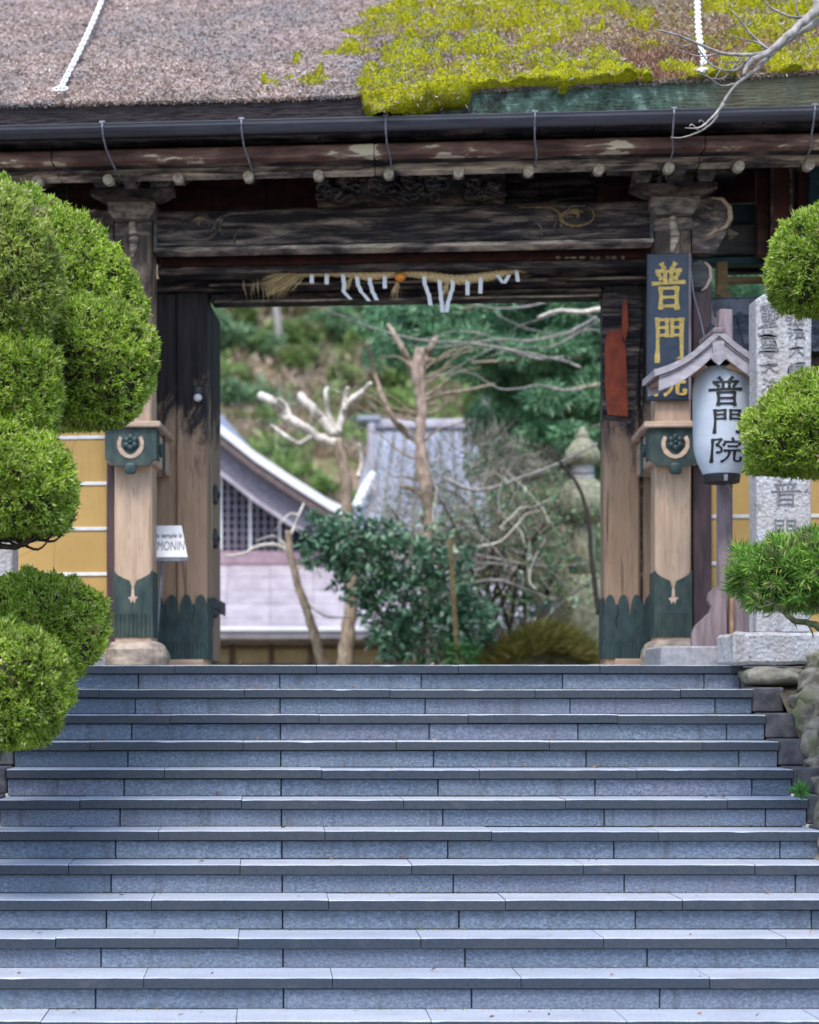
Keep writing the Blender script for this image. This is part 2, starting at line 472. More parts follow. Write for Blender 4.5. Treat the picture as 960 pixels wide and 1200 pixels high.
simple('mauve_board', (.16, .12, .13), (.30, .235, .25), (9, 9, 1.2), .7, .3, .004, 3)
simple('mauve_roof', (.26, .235, .25), (.43, .39, .41), (5, 1.5, 9), .6, .3, .004, 3)
simple('amber_wood', (.30, .17, .09), (.46, .28, .16), (2, 5, 5), .65, .3, .004, 3)
simple('smooth_grey_stone', (.22, .22, .24), (.34, .34, .36), (5, 5, 5), .75, .3, .004, 4)
simple('base_stone', (.20, .16, .14), (.46, .38, .30), (3, 3, 5), .8, .6, .015, 3)
simple('straw', (.42, .28, .12), (.74, .56, .31), (30, 30, 30), .8, .5, .004, 3, var=0)
simple('orange_peel', (.62, .19, .02), (.8, .30, .04), (9, 9, 9), .5, .1, .002, 3, var=0)
simple('rope_white', (.62, .61, .58), (.82, .81, .79), (40, 40, 40), .8, .3, .002, 3, var=0)
m = Mat('lantern_paper')
n1 = m.noise(9, m.scale((1, 1, 2)), 4, .6)
c = m.ramp(n1, [(.3, (.62, .68, .77)), (.7, (.70, .76, .84))])
M['paper'] = m.done(c, .6, m.noise(60, None, 3, .6), .15, .002, .3, 0, .3)
# bark
simple('grey_bark', (.16, .145, .135), (.42, .39, .36), (5, 5, 3), .85, .7, .01, 4, var=0)
simple('pale_cut_bark', (.48, .43, .37), (.80, .74, .66), (5, 5, 3), .85, .6, .01, 3, var=.08)
simple('brown_bark', (.18, .135, .10), (.46, .36, .27), (6, 6, 2), .9, .8, .015, 4, var=.1)
simple('green_bark', (.035, .045, .02), (.12, .13, .055), (8, 8, 8), .9, .7, .01, 4, var=0)
simple('dark_bark', (.02, .016, .013), (.07, .055, .045), (8, 8, 8), .9, .7, .01, 4, var=0)
# leaves
def leafmat(name, stops, patch=None, psc=2.2, trans=.32, rough=.5, lo=.60, hi=.70):
    m = Mat(name)
    c = m.ramp(m.island(), stops)
    big = m.noise(3.2, None, 3, .6)
    c = m.mix(1.0, c, m.ramp(big, [(.3, (.62, .66, .6)), (.7, (1.25, 1.2, 1.1))]), 'MULTIPLY')
    if patch:
        p = m.math('ADD', m.noise(psc, None, 4, .65), m.math('MULTIPLY', m.math('SUBTRACT', m.island(), .5), .16))
        c = m.mix(m.ramp(p, [(lo, 0), (hi, .9)]), c, patch)
    return m.done(c, rough, spec=.35, trans=trans)
M['cypress'] = leafmat('clipped_cypress_leaf', [(0, (.07, .14, .012)), (.2, (.24, .38, .03)), (.6, (.44, .62, .075)), (.88, (.62, .78, .22)), (1, (.78, .68, .42))], (.40, .31, .17), 7.0, lo=.60, hi=.74, trans=.42)
M['cypress_pale'] = leafmat('sunworn_cypress_leaf', [(0, (.12, .19, .03)), (.35, (.36, .50, .07)), (.75, (.60, .72, .17)), (.93, (.76, .80, .36)), (1, (.84, .74, .54))], (.62, .50, .38), 4.5, lo=.54, hi=.72, trans=.42)
M['cypress_deep'] = leafmat('loose_cypress_leaf', [(0, (.04, .12, .02)), (.4, (.14, .34, .05)), (.8, (.30, .54, .08)), (1, (.56, .54, .22))], (.22, .17, .12), 5.0, lo=.55, hi=.68)
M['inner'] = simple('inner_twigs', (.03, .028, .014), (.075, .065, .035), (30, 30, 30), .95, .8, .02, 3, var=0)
M['camellia'] = leafmat('glossy_leaf', [(0, (.03, .09, .06)), (.5, (.10, .24, .15)), (.8, (.24, .42, .30)), (1, (.52, .64, .54))], None, trans=.15, rough=.28)
M['conifer'] = leafmat('conifer_needle', [(0, (.08, .22, .13)), (.5, (.20, .44, .26)), (1, (.44, .66, .44))], None, trans=.25)
M['hill_green'] = leafmat('hill_leaf', [(0, (.12, .22, .06)), (.5, (.27, .42, .14)), (1, (.50, .60, .26))], (.30, .22, .15), .5, trans=.3, lo=.5, hi=.6)
M['hill_dark'] = leafmat('hill_dark_leaf', [(0, (.07, .17, .09)), (.5, (.19, .33, .18)), (1, (.38, .52, .32))], None, trans=.3)
M['hill_brown'] = leafmat('dry_leaf', [(0, (.24, .17, .13)), (.5, (.46, .35, .28)), (1, (.62, .53, .45))], None, trans=.2)
M['sedge'] = leafmat('sedge_blade', [(0, (.10, .10, .02)), (.5, (.22, .21, .05)), (1, (.36, .31, .12))], (.24, .15, .08), 2.5, trans=.3)
M['twig'] = leafmat('fine_twig', [(0, (.20, .17, .15)), (.5, (.40, .35, .32)), (1, (.62, .57, .54))], None, trans=0)
M['bamboo_leaf'] = leafmat('bamboo_leaf', [(0, (.03, .13, .03)), (.5, (.08, .26, .06)), (1, (.2, .42, .14))], None, trans=.3)
M['flake'] = leafmat('bark_flake', [(0, (.22, .16, .14)), (.3, (.36, .27, .245)), (.6, (.46, .35, .325)), (.88, (.56, .46, .44)), (1, (.74, .68, .67))], (.26, .26, .27), 1.3, trans=.0, rough=.8, lo=.5, hi=.62)
M['rust_needle'] = leafmat('rusty_needle', [(0, (.12, .055, .035)), (.5, (.26, .13, .085)), (1, (.44, .27, .20))], None, trans=.1, rough=.8)
M['moss'] = leafmat('yellow_moss', [(0, (.13, .15, .012)), (.4, (.32, .36, .02)), (.8, (.52, .56, .03)), (1, (.66, .66, .14))], (.30, .22, .06), 3.0, trans=.2, rough=.9, lo=.56, hi=.68)
# thatch body
m = Mat('cypress_bark_thatch')
n1 = m.noise(16, m.scale((1, 1, 1)), 6, .7, .6); n2 = m.noise(1.1, None, 4, .6); n3 = m.noise(50, None, 3, .6)
c = m.ramp(n1, [(.3, (.12, .09, .085)), (.5, (.31, .235, .22)), (.7, (.50, .41, .39))])
c = m.mix(m.ramp(n2, [(.45, 0), (.65, .5)]), c, (.24, .23, .24))
x = m.sep(0)
mz = m.ramp(m.math('ADD', m.math('MULTIPLY', m.math('SUBTRACT', x, .45), .8), m.math('MULTIPLY', m.math('SUBTRACT', m.noise(1.6, None, 5, .6), .5), 2.2)), [(.2, 0), (.7, .75)])
c = m.mix(mz, c, m.ramp(m.noise(7, None, 5, .7), [(.35, (.14, .10, .05)), (.6, (.25, .23, .03))]))
M['thatch'] = m.done(c, .95, m.math('ADD', n1, n3), .9, .03, .15)
m = Mat('thatch_cut_edge')
n1 = m.noise(3, m.scale((3, 3, 22)), 5, .6); n2 = m.noise(6, None, 5, .7); x = m.sep(0)
c = m.ramp(n1, [(.3, (.018, .014, .018)), (.7, (.075, .06, .062))])
k = m.ramp(m.math('ADD', m.math('MULTIPLY', m.math('SUBTRACT', x, .7), .9), m.math('MULTIPLY', m.math('SUBTRACT', n2, .5), 3.5)), [(.3, 0), (.65, 1)])
lich = m.ramp(m.noise(9, None, 5, .7), [(.38, (.035, .055, .035)), (.55, (.10, .16, .125)), (.68, (.30, .42, .36))])
c = m.mix(k, c, lich)
c = m.mix(m.ramp(m.math('MULTIPLY', m.math('SUBTRACT', x, 2.55), 2), [(0, 0), (1, .8)]), c, (.13, .115, .075))
M['thatch_edge'] = m.done(c, .9, m.math('ADD', n1, n2), .8, .02, .2)
# background roofs and ground
simple('copper_roof', (.34, .30, .345), (.47, .43, .47), (1.5, 1, 1), .4, .1, .004, 3, .5, var=.10)
simple('ridge_pink', (.26, .17, .21), (.36, .25, .29), (2, 2, 2), .5, .1, .004, 3)
simple('slate_roof', (.20, .22, .28), (.34, .36, .43), (3, 3, 6), .45, .2, .006, 3)
simple('hall_timber', (.11, .08, .075), (.20, .15, .14), (3, 3, 6), .7, .2, .004, 3)
simple('violet_board', (.14, .13, .17), (.23, .21, .26), (3, 3, 6), .6, .2, .004, 3)
simple('lattice_back', (.02, .02, .035), (.04, .04, .06), (3, 3, 3), .8, .2, .004, 3)
simple('hall_plaster', (.42, .34, .22), (.54, .45, .31), (3, 3, 3), .8, .1, .004, 3)
m = Mat('hillside_floor')
n1 = m.noise(.55, m.scale((.6, 1, 1.4)), 6, .65, .5); n2 = m.noise(4, None, 5, .7)
c = m.ramp(n1, [(.32, (.04, .09, .025)), (.44, (.12, .18, .05)), (.53, (.27, .19, .13)), (.68, (.36, .27, .20))])
c = m.mix(m.ramp(n2, [(.4, 0), (.8, .6)]), c, (.10, .08, .06))
M['hill'] = m.done(c, .95, n2, .8, .15, .1)
simple('garden_soil', (.05, .04, .025), (.14, .12, .05), (2, 2, 2), .95, .7, .04, 4, var=0)
# ================================================================== STAIRS
ST_T, ST_R, ST_Y = 0.2985, 0.1557, 12.0
SX0, SX1 = -1.51, 3.02
NST = 13
STREET = -ST_R*(NST-1) - 0.15
stairs = thing('stone_stairs', 'wide flight of bush hammered granite steps with honed dark nosings', None, (0, ST_Y, 0), kind='structure')
bed = MB()
for k in range(NST):
    y = ST_Y - k*ST_T; z = -k*ST_R
    zb = STREET - .3
    bed.box(SX0+.01, SX1-.01, y+.085, ST_Y+.6 if k == 0 else y+.085+ST_T+.01, zb, z-.03 - .001*k, 0)
bed.build('mortar_bed', M['joint_mortar'], stairs)
def cuts(off):
    xs = [SX0]; x = off
    while x < SX1-.02:
        if x > SX0+.05: xs.append(x)
        x += .906
    return xs + [SX1]
tp = .052                                    # thickness of the nosing slabs
for k in range(NST):
    y = ST_Y - k*ST_T; z = -k*ST_R
    xs = cuts(-.60-.906 if k % 2 == 0 else -.151-1.812)
    for a, b in zip(xs, xs[1:]):
        dz = rnd.uniform(-.002, .002); dy = rnd.uniform(-.004, .004)
        mb = MB(); ng = max(3, int((b-a)/.07)); V_ = []
        for i in range(ng+1):                # worn arris: the bevel varies and is chipped here and there
            xx = a+.0018+(b-a-.0036)*i/ng; c_ = .003+rnd.random()*.002
            if rnd.random() < .03 and 0 < i < ng: c_ = rnd.uniform(.005, .009)
            if i in (0, ng): c_ = rnd.uniform(.004, .006)
            y0_ = y+dy; y1_ = y+ST_T+.045+dy; z0_ = z-tp+dz; z1_ = z+dz
            V_ += [(xx, y0_, z0_), (xx, y0_, z1_-c_), (xx, y0_+c_, z1_), (xx, y1_, z1_), (xx, y1_, z0_)]
        mb.add(V_, [tuple(range(5)), tuple(range(ng*5+4, ng*5-1, -1))])
        for i in range(ng):
            for j in range(5):
                mb.cm = 1 if j in (2,) or (j == 1) else 0   # walking face and bevel painted pale for sky sheen, the front edge honed and dark
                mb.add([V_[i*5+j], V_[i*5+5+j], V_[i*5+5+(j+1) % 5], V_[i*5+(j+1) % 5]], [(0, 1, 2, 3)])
        mb.build('tread_slab', [M['tread'], M['tread_skylit']], stairs)
    xs = cuts(-.8345-.906)
    if k > 0 and False: pass
    for a, b in zip(xs, xs[1:]):
        dy = rnd.uniform(-.003, .004)
        mb = MB().box(a+.0035, b-.0035, y+.030+dy, y+.08+dy, z-ST_R+.003, z-tp-.006, .003)
        mb.build('riser_stone', M['riser'], stairs)
# kerb blocks on both flanks
for side in (0, 1):
    for k in range(1, NST):
        y = ST_Y - k*ST_T; z = -k*ST_R + .01
        x0, x1 = (SX1+.004, SX1+.20+rnd.uniform(-.01, .02)) if side else (SX0-.24+rnd.uniform(-.02, .02), SX0-.004)
        MB().box(x0, x1, y+.02+rnd.uniform(-.01, .012), y+ST_T+.015, z-ST_R+.004, z+rnd.uniform(-.006, .006), .008).build('kerb_block', M['kerb_stone'], stairs)
# ================================================================== GROUND
def sheet(name, pts, mat, base=(0, 0, 0), kind='structure'):
    mb = MB().add(pts, [(0, 1, 2, 3)])
    o = mb.single(name, mat, None, None, base); o['kind'] = kind
    return o
g = sheet('road', [(-60, -60, STREET), (60, -60, STREET), (60, 8.9, STREET), (-60, 8.9, STREET)], M['asphalt'])
for side in (-1, 1):                         # the earth banks beside the flight
    mb = MB(); V = []; nx, ny = 26, 30
    for j in range(ny+1):
        for i in range(nx+1):
            X = (SX0-.2 if side < 0 else SX1+.17); X += side*(i/nx)**1.6*22
            Y = 8.3 + j/ny*4.0
            t = min(1, max(0, (Y-8.4)/3.4)); zz = (STREET-.05)*(1-t) - .02
            zz += .10*fbm(np.array(X*1.3), np.array(Y*1.3), 5)*(1 if i > 1 else 0)*(0.3+t*(1-t)*3) - (.12 if i < 2 else 0)
            V.append((X, Y, zz))
    Fs = [(j*(nx+1)+i, j*(nx+1)+i+1, (j+1)*(nx+1)+i+1, (j+1)*(nx+1)+i) for j in range(ny) for i in range(nx)]
    if side < 0: Fs = [tuple(reversed(f)) for f in Fs]
    mb.add(V, Fs); mb.single('earth_bank', M['dirt'], 'earth bank beside the stairs', None, (SX1+.2 if side > 0 else SX0-.2, 10, -.6), kind='structure', smooth=True)
for side, (xa_, xb_) in enumerate(((-9, SX0-.004), (SX1+.004, 9))):
    o = MB().box(xa_, xb_, 12.0, 12.6, -.5, -.014, .01).single('landing_edge', M['kerb_stone'], 'stone edge of the landing', None, ((xa_+xb_)/2, 12.0, -.5), kind='structure')
sheet('landing', [(-30, 12.25, -.012), (30, 12.25, -.012), (30, 17, -.012), (-30, 17, -.012)], M['paving'])
mb = MB(); V = []; nx, ny = 50, 70
for j in range(ny+1):
    for i in range(nx+1):
        X = -26+i/nx*60; Y = 16.9 + (j/ny)**1.3*83
        zz = -.02
        if Y > 23.2: zz -= min(1, (Y-23.2)/3)*1.4
        if Y > 35: zz += (Y-35)*.42 if Y < 75 else 40*.42+(Y-75)*.12
        if Y > 34: zz += 1.2*float(fbm(np.array(X*.12), np.array(Y*.15), 9))
        if Y > 35 : zz += .7*math.floor((Y-35)/3.2)*.28
        V.append((X, Y, zz))
Fs = [(j*(nx+1)+i, j*(nx+1)+i+1, (j+1)*(nx+1)+i+1, (j+1)*(nx+1)+i) for j in range(ny) for i in range(nx)]
nlow = sum(1 for j in range(ny+1) if 16.9+(j/ny)**1.3*83 < 34)
mb.add(V, Fs)
hill = mb.single('hillside', M['hill'], 'wooded hillside rising behind the temple', None, (4, 40, 0), kind='structure', smooth=True)
def hill_z(X, Y):
    zz = -.02
    if Y > 23.2: zz -= min(1, (Y-23.2)/3)*1.4
    if Y > 35: zz += (Y-35)*.42 if Y < 75 else 40*.42+(Y-75)*.12
    if Y > 34: zz += 1.2*float(fbm(np.array(X*.12), np.array(Y*.15), 9))
    if Y > 35: zz += .7*math.floor((Y-35)/3.2)*.28
    return zz

# ================================================================== THE GATE
gate = thing('temple_gate', 'old wooden temple gate with thick mossy bark roof at the head of the stairs', 'gate', (0, 0, 0), 'G')
A, B_ = M['black'], M['worn']
PL = (GU(134, 0), GU(178, 0)); PR = (GU(768, 0), GU(810, 0)); PD = .26
CLw = (GU(134, 0)+GU(178, 0))/2; CRw = (GU(768, 0)+GU(810, 0))/2
CAPZ0, CAPZ1 = GZ(546, -.1), GZ(502, -.1)
TOPZ = GZ(224, 0)
for (a, b) in (PL, PR):
    MB().box(a, b, 0, PD, .10, TOPZ, .014).build('front_pillar', M['tan_front'], gate, 'slender front pillar, pale below and blackened above')
# upper black half sleeves: blackened boards nailed over the top of each front pillar
# stone bases
for (a, b), sd_ in ((PL, 3), (PR, 5)):
    c = (a+b)/2
    mb = MB().lump((c+.02, PD/2, .085), (.225, .24, .125), sd_, .05, 22, 12, .8, sq=.62)
    mb.box(a-.035, b+.035, -.035, PD+.035, .10, .195, .02)
    mb.build('base_stone', M['base_stone'], gate, smooth=False)
# metal shoes with cloud-shaped upper edge
def scallop(u0, u1, z0, z1, dip, n=1):
    """outline of a metal shoe: n pairs of round lobes with pointed dips between"""
    pts = [(u1, z0), (u0, z0)]
    nl = 2*n; w = (u1-u0)/nl
    pts.append((u0, z1-dip*.15))
    for i in range(nl):
        for t in (np.linspace(0, 1, 13)):
            tt = t if i % 2 == 0 else 1-t       # the deep notch lies between the pairs, a shallow one inside each pair
            s_ = max(0, 1-abs(2*t-1)**2.3)**.55
            if tt > .5: s_ = max(s_, .55)
            pts.append((u0+w*(i+t), z1-dip*(1-max(0, s_))))
    pts.append((u1, z1-dip*.15))
    out = []
    for p in pts:
        if not out or (abs(p[0]-out[-1][0])+abs(p[1]-out[-1][1])) > 1e-5: out.append(p)
    return out
for (a, b), seed in ((PL, 1), (PR, 2)):
    z1 = GZ(668, 0, 150 if seed == 1 else 790); z0 = GZ(747, 0, 150 if seed == 1 else 790); c = (a+b)/2
    mb = MB()
    hw = (b-a)/2+.006
    # front plate: two shoulders falling to a point in the middle
    f = [(c-hw, z0), (c+hw, z0), (c+hw, z1)]
    for t in np.linspace(0, 1, 7)[1:]: f.append((c+hw*(1-t), z1-.085*t**.6 if t < 1 else z1-.15))
    for t in np.linspace(0, 1, 7)[::-1][1:]: f.append((c-hw*(1-t), z1-.085*t**.6 if t < 1 else z1-.15))
    mb.prism(f, -.008, .012)
    mb.box(c-hw-.002, c-hw+.012, .0125, PD+.006, z0, z1-.01, .002).box(c+hw-.012, c+hw+.002, .0125, PD+.006, z0, z1-.01, .002)
    shoe = mb.build('metal_shoe', M['verdigris_copper'], gate)
    fl = MB()
    for i in range(9):
        x = c-hw+.02+i*(2*hw-.04)/8
        fl.tube([(x, -.010, z0+.01), (x, -.010, z0+.17)], .0065, 6)
    fl.build('fluting', M['verdigris_copper'], shoe)
    o = MB().prism([(c-.035, z1-.20), (c-.012, z1-.19), (c-.008, z1-.13), (c+.008, z1-.13), (c+.012, z1-.19), (c+.038, z1-.195), (c+.02, z1-.212), (c+.012, z1-.24), (c, z1-.215), (c-.012, z1-.24), (c-.02, z1-.215)], -.0115, -.0065)
    o.build('cut_ornament', M['cream_wood'], shoe)
# tie beams carrying the little capped ends
MAINW = .72
for (a, b), sx in ((PL, 155), (PR, 788)):
    c = (a+b)/2; hw = (GU(184, -.1)-GU(124, -.1))/2
    z0, z1 = GZ(546, -.1, sx), GZ(502, -.1, sx)
    MB().box(c-hw+.012, c+hw-.012, -.085, MAINW+.1, z0+.02, z1-.003, .01).build('tie_beam', M['cream_wood'], gate, 'short thick tie beam running back to the main post')
    f = [(c-hw, z1), (c-hw, z0+.05), (c-hw+.05, z0+.012), (c-.12, z0), (c+.12, z0), (c+hw-.05, z0+.012), (c+hw, z0+.05), (c+hw, z1)]
    mb = MB().prism(f, -.115, -.087)
    mb.box(c-hw-.002, c-hw+.008, -.0865, .06, z0+.05, z1-.002, .002).box(c+hw-.008, c+hw+.002, -.0865, .06, z0+.05, z1-.002, .002)
    cap = mb.build('metal_cap', M['verdigris_copper'], gate)
    # green band further back
    MB().box(c+hw-.012, c+hw+.004, .30, .36, z0-.02, z1-.002, .002).build('metal_band', M['verdigris_boss'], gate)
    MB().box(c-hw-.004, c-hw+.012, .30, .36, z0-.02, z1-.002, .002).build('metal_band', M['verdigris_boss'], gate)
    # horn-shaped opening showing the wood and a six-lobed boss
    zc = (z0+z1)/2+.02; rr = .098
    ring = []
    for ang in np.linspace(-215, 35, 11):
        t = R(ang); ring.append((c+rr*math.cos(t), zc+rr*1.05*math.sin(t)))
    inner = []
    for ang in np.linspace(35, -215, 11):
        t = R(ang); k_ = .72 if abs(ang+90) > 60 else .60
        inner.append((c+rr*k_*math.cos(t), zc+rr*.78*math.sin(t)))
    mb = MB().prism(ring+inner, -.120, -.114); mb.build('horn_ornament', M['cream_wood'], cap)
    mb = MB()
    for i in range(6):
        t = R(60*i+90); mb.lump((c+.034*math.cos(t), -.123, zc+.012+.036*math.sin(t)), (.025, .016, .025), i, .03, 10, 6)
    mb.lump((c, -.130, zc+.012), (.016, .018, .016), 7, 0, 10, 6)
    mb.build('boss', M['verdigris_boss'], cap, smooth=True)
    mb = MB().lump((c, -.118, z0-.02), (.045, .014, .042), 3, .02, 12, 8, sq=.6)
    mb.build('boss', M['verdigris_boss'], cap, smooth=True)
    # cover board with sloping side
    e = .035
    MB().box(c-hw-e, c+hw+e, -.15, MAINW-.08, z1+.002, z1+.045, .008).build('cover_board', M['cream_wood'], gate)
    for s_ in (-1, 1):
        x = c+s_*(hw+.008); 
        MB().lump((x, .08, z0+.13), (.014, .05, .05), 4, .1, 10, 6).build('boss', M['verdigris_boss'], cap, smooth=True)
# main posts and side posts behind
LM = (GU(207, MAINW), GU(243, MAINW)); RM = (GU(708, MAINW), GU(750, MAINW))
MD = .30
LINZ = GZ(338, MAINW)
for (a, b), nm in ((LM, 'L'), (RM, 'R')):
    MB().box(a, b, MAINW, MAINW+MD, .03, LINZ, .012).build('main_post', M['tan_main'], gate, 'heavy main post scorched black at the top')
LF = (GU(176, MAINW), LM[0]-.003); RF = (RM[1]+.003, GU(770, MAINW))
for (a, b) in (LF, RF):
    MB().box(a, b, MAINW+.03, MAINW+MD-.03, .03, LINZ, .008).build('side_post', M['tan_main'], gate)
# dark split line beside the right post
MB().box(RF[0]+.005, RF[0]+.02, MAINW+.018, MAINW+.0295, .1, LINZ, .001).build('post_groove_strip', M['black'], gate)
for (a, b), f0, n, sx in (((LF[0]+.003, LM[1]+.006), 0, 2, 210), ((RM[0]-.006, RF[1]-.003), 0, 2, 735)):
    z1 = GZ(697, MAINW, sx); z0 = .085
    pl = scallop(a, b, z0, z1, .17, n)
    mb = MB().prism(pl, MAINW-.012, MAINW+.002)
    if sx == 210: mb.box(b-.003, b+.004, MAINW+.0025, MAINW+MD, z0, z1-.02, .001)
    else: mb.box(a-.004, a+.003, MAINW+.0025, MAINW+MD, z0, z1-.02, .001)
    shoe = mb.build('metal_shoe', M['verdigris_boss'], gate, 'blue green metal shoe with cloud shaped upper edge')
    fl = MB()
    for i in range(14):
        x = a+.02+i*(b-a-.04)/13
        fl.tube([(x, MAINW-.014, z0+.01), (x, MAINW-.014, z0+.13)], .005, 6)
    fl.build('fluting', M['verdigris_boss'], shoe)
    for i in range(2):
        mb = MB()
        x = a+(b-a)*(i+.5)/n
        mb.tube([(x, MAINW-.014, z1-.07), (x+.012, MAINW-.015, z1-.13), (x-.01, MAINW-.015, z1-.19), (x+.006, MAINW-.014, z1-.26)], [.004, .008, .007, .003], 6)
        mb.build('engraved_scroll', M['verdigris_copper'], shoe)
    MB().box(a+.08, b-.03, MAINW-.03, MAINW+.1, .02, .083, .01).build('sill_block', M['cream_wood'], gate)
    MB().box(a-.12, b+.06, MAINW-.10, MAINW+MD+.1, -.03, .04, .02).build('post_stone', M['base_stone'], gate)
# opened door leaves folded back inside the jambs, with iron fittings
for sgn, u in ((1, LM[1]+.004), (-1, RM[0]+.16)):
    w0, w1 = MAINW+MD+.01, MAINW+MD+.62
    z0, z1 = .08, LINZ-.05
    th = .045
    a, b = (u-th, u) if sgn > 0 else (u, u+th)
    leaf = MB().box(a, b, w0, w1, z0, z1, .006).build('door_leaf', M['tan_main'], gate, 'plank door leaf folded back inside the gateway')
    if sgn > 0:
        for yy in (578, 630, 712):
            z = GZ(yy, w0, 250); s_ = .11 if yy != 712 else .14
            mb = MB()
            for i in range(5):
                t = R(72*i+18); mb.lump((b+.010, w0+.12+.045*math.cos(t), z+.045*math.sin(t)), (.022, .040, .040), i, .05, 10, 6)
            mb.lump((b+.028, w0+.12, z), (.026, .03, .03), 2, 0, 10, 6)
            mb.build('iron_boss', M['dark_iron'], leaf, smooth=True)
        MB().box(a-.02, b+.012, w0-.022, w0-.002, GZ(735, w0, 250), GZ(700, w0, 250), .004).build('iron_plate', M['dark_iron'], leaf)
        MB().box(b+.004, b+.012, w0, w0+.9, GZ(716, w0, 250), GZ(700, w0, 250), .002).build('iron_strap', M['dark_iron'], leaf)
# lintels
zl0, zl1 = GZ(349, MAINW), GZ(335, MAINW)
MB().box(GU(178, MAINW), GU(772, MAINW), MAINW-.03, MAINW+MD+.02, LINZ+.001, LINZ+.10, .01).build('lintel', A, gate)
MB().box(GU(246, MAINW)+.003, GU(707, MAINW)-.003, MAINW+.06, MAINW+MD-.04, zl0, LINZ-.003, .008).build('lower_lintel', A, gate)
MB().box(GU(250, MAINW)+.003, GU(703, MAINW)-.003, MAINW+.045, MAINW+.059, zl0-.004, zl0+.012, .003).build('pale_edge_strip', M['worn'], gate)
MB().box(GU(246, MAINW), GU(770, MAINW), MAINW-.05, MAINW-.032, GZ(333, MAINW), GZ(330, MAINW), .003).build('pale_edge_strip', M['worn'], gate)
MB().box(GU(186, MAINW), GU(768, MAINW), MAINW-.06, MAINW+MD, LINZ+.103, GZ(305, MAINW), .01).build('upper_lintel', A, gate)
MB().box(GU(190, MAINW*.6), GU(768, MAINW*.6), .35, .42, GZ(308, .35), GZ(297, .35), .006).build('red_rail', M['dark_red_lacquer'], gate)
q = random.Random(3)
for i in range(9):
    mb = MB()
    x = 655+i*9.5+q.uniform(-2, 2)
    u = GU(x, .34); z = GZ(302, .34, x)
    mb.lump((u, .345, z), (q.uniform(.012, .024), .012, q.uniform(.008, .016)), i, .2, 8, 6)
    mb.build('worn_carving', M['worn'], gate)
m = Mat('weathered_bracket_timber')
n1 = m.noise(3.2, m.scale((2, 2, 5)), 6, .68, .4); n2 = m.noise(3, None, 4, .6)
c_ = m.ramp(n1, [(.32, (.014, .012, .016)), (.46, (.06, .046, .044)), (.58, (.17, .13, .115)), (.74, (.38, .31, .25))])
M['weathered'] = m.done(c_, .7, n1, .6, .01, .4)
simple('weathered_pale', (.05, .042, .04), (.30, .24, .20), (3, 3, 6), .75, .4, .008, 4)
# the great beam between the front pillars with carved scrolls
bz0, bz1 = GZ(290, .04), GZ(241, .04)
bu0, bu1 = PL[1]+.003, PR[0]-.003
beam = MB().box(bu0, bu1, .035, .225, bz0+.03, bz1, .012).build('carved_beam', A, gate, 'long blackened beam with faded scroll carving')
MB().box(bu0+.002, bu1-.002, .020, .20, bz0, bz0+.028, .006).build('pale_edge_strip', M['worn'], beam)
MB().box(bu1-.03, bu1-.004, .026, .0345, bz0+.03, bz1-.02, .003).build('edge_strip', M['grey_green_board'], beam)
MB().box(bu0+.004, bu0+.03, .026, .0345, bz0+.03, bz1-.02, .003).build('edge_strip', M['grey_green_board'], beam)
def swirl(cx, cy, r0, r1, a0, a1, rad, mat, par, name='scroll', w=.034, n=22, thick=.007):
    pts = []; rs = []
    for i in range(n):
        t = i/(n-1); a = R(a0+(a1-a0)*t); r_ = r0+(r1-r0)*t
        p = gl(cx+r_*math.cos(a), min(284 - (cx-470)*.02, max(246 - (cx-470)*.02, cy-r_*math.sin(a)*.55)), w); pts.append(p); rs.append(thick*(.35+.65*math.sin(PI*min(1, t*1.15+.05))))
    return MB().tube(pts, rs, 6).build(name, mat, par, smooth=True)
for cx, sgn in ((238, 1), (672, -1)):
    cy = 263 if sgn > 0 else 254
    def an(a): return a if sgn > 0 else 180-a
    swirl(cx, cy, 4, 27, an(200), an(-150-80), .01, M['scroll_gold'] if sgn < 0 else M['weathered'], beam, thick=.017)
    swirl(cx, cy+3, 16, 34, an(-20), an(-140), .01, M['weathered'], beam, thick=.015)
    swirl(cx, cy-1, 13, 10, an(150), an(40), .01, M['scroll_gold'], beam, thick=.015)
    swirl(cx+sgn*42, cy+8, 30, 44, an(170), an(60), .01, M['weathered'] if sgn > 0 else M['scroll_gold'], beam, thick=.014)
    swirl(cx+sgn*62, cy+18, 40, 80, an(165), an(95), .01, M['weathered'], beam, thick=.011)
    swirl(cx+sgn*75, cy+2, 30, 70, an(190), an(250), .01, M['weathered'], beam, thick=.009)
    swirl(cx-sgn*30, cy+10, 40, 60, an(20), an(75), .01, M['grey_green_board'], beam, thick=.011)
q = random.Random(12)
mb = MB()
for i in range(26):                         # shallow worn ridges along the middle of the beam
    x0 = q.uniform(330, 600); y0 = q.uniform(247, 284) - (x0-470)*.02; L_ = q.uniform(30, 90)
    mb.tube([gl(x0+L_*t, y0-L_*t*.02+2.5*math.sin(t*5+i), .035) for t in np.linspace(0, 1, 6)], [.001, .004, .005, .005, .004, .001], 5)
mb.build('worn_ridge', A, beam)
# inner cross beam deeper in the gateway and the ceiling
MB().box(PL[1]+.01, PR[0]-.01, .30, .5, GZ(318, .35), GZ(310, .35)+.001, .006).build('inner_rail', A, gate)
CZ = GZ(188, 0)+.10
for i in range(15):
    u0 = GU(-330, 0)+i*.5
    MB().box(u0+.004, u0+.494, -.3, 1.75, CZ, CZ+.03, .004).build('ceiling_board', A, gate)
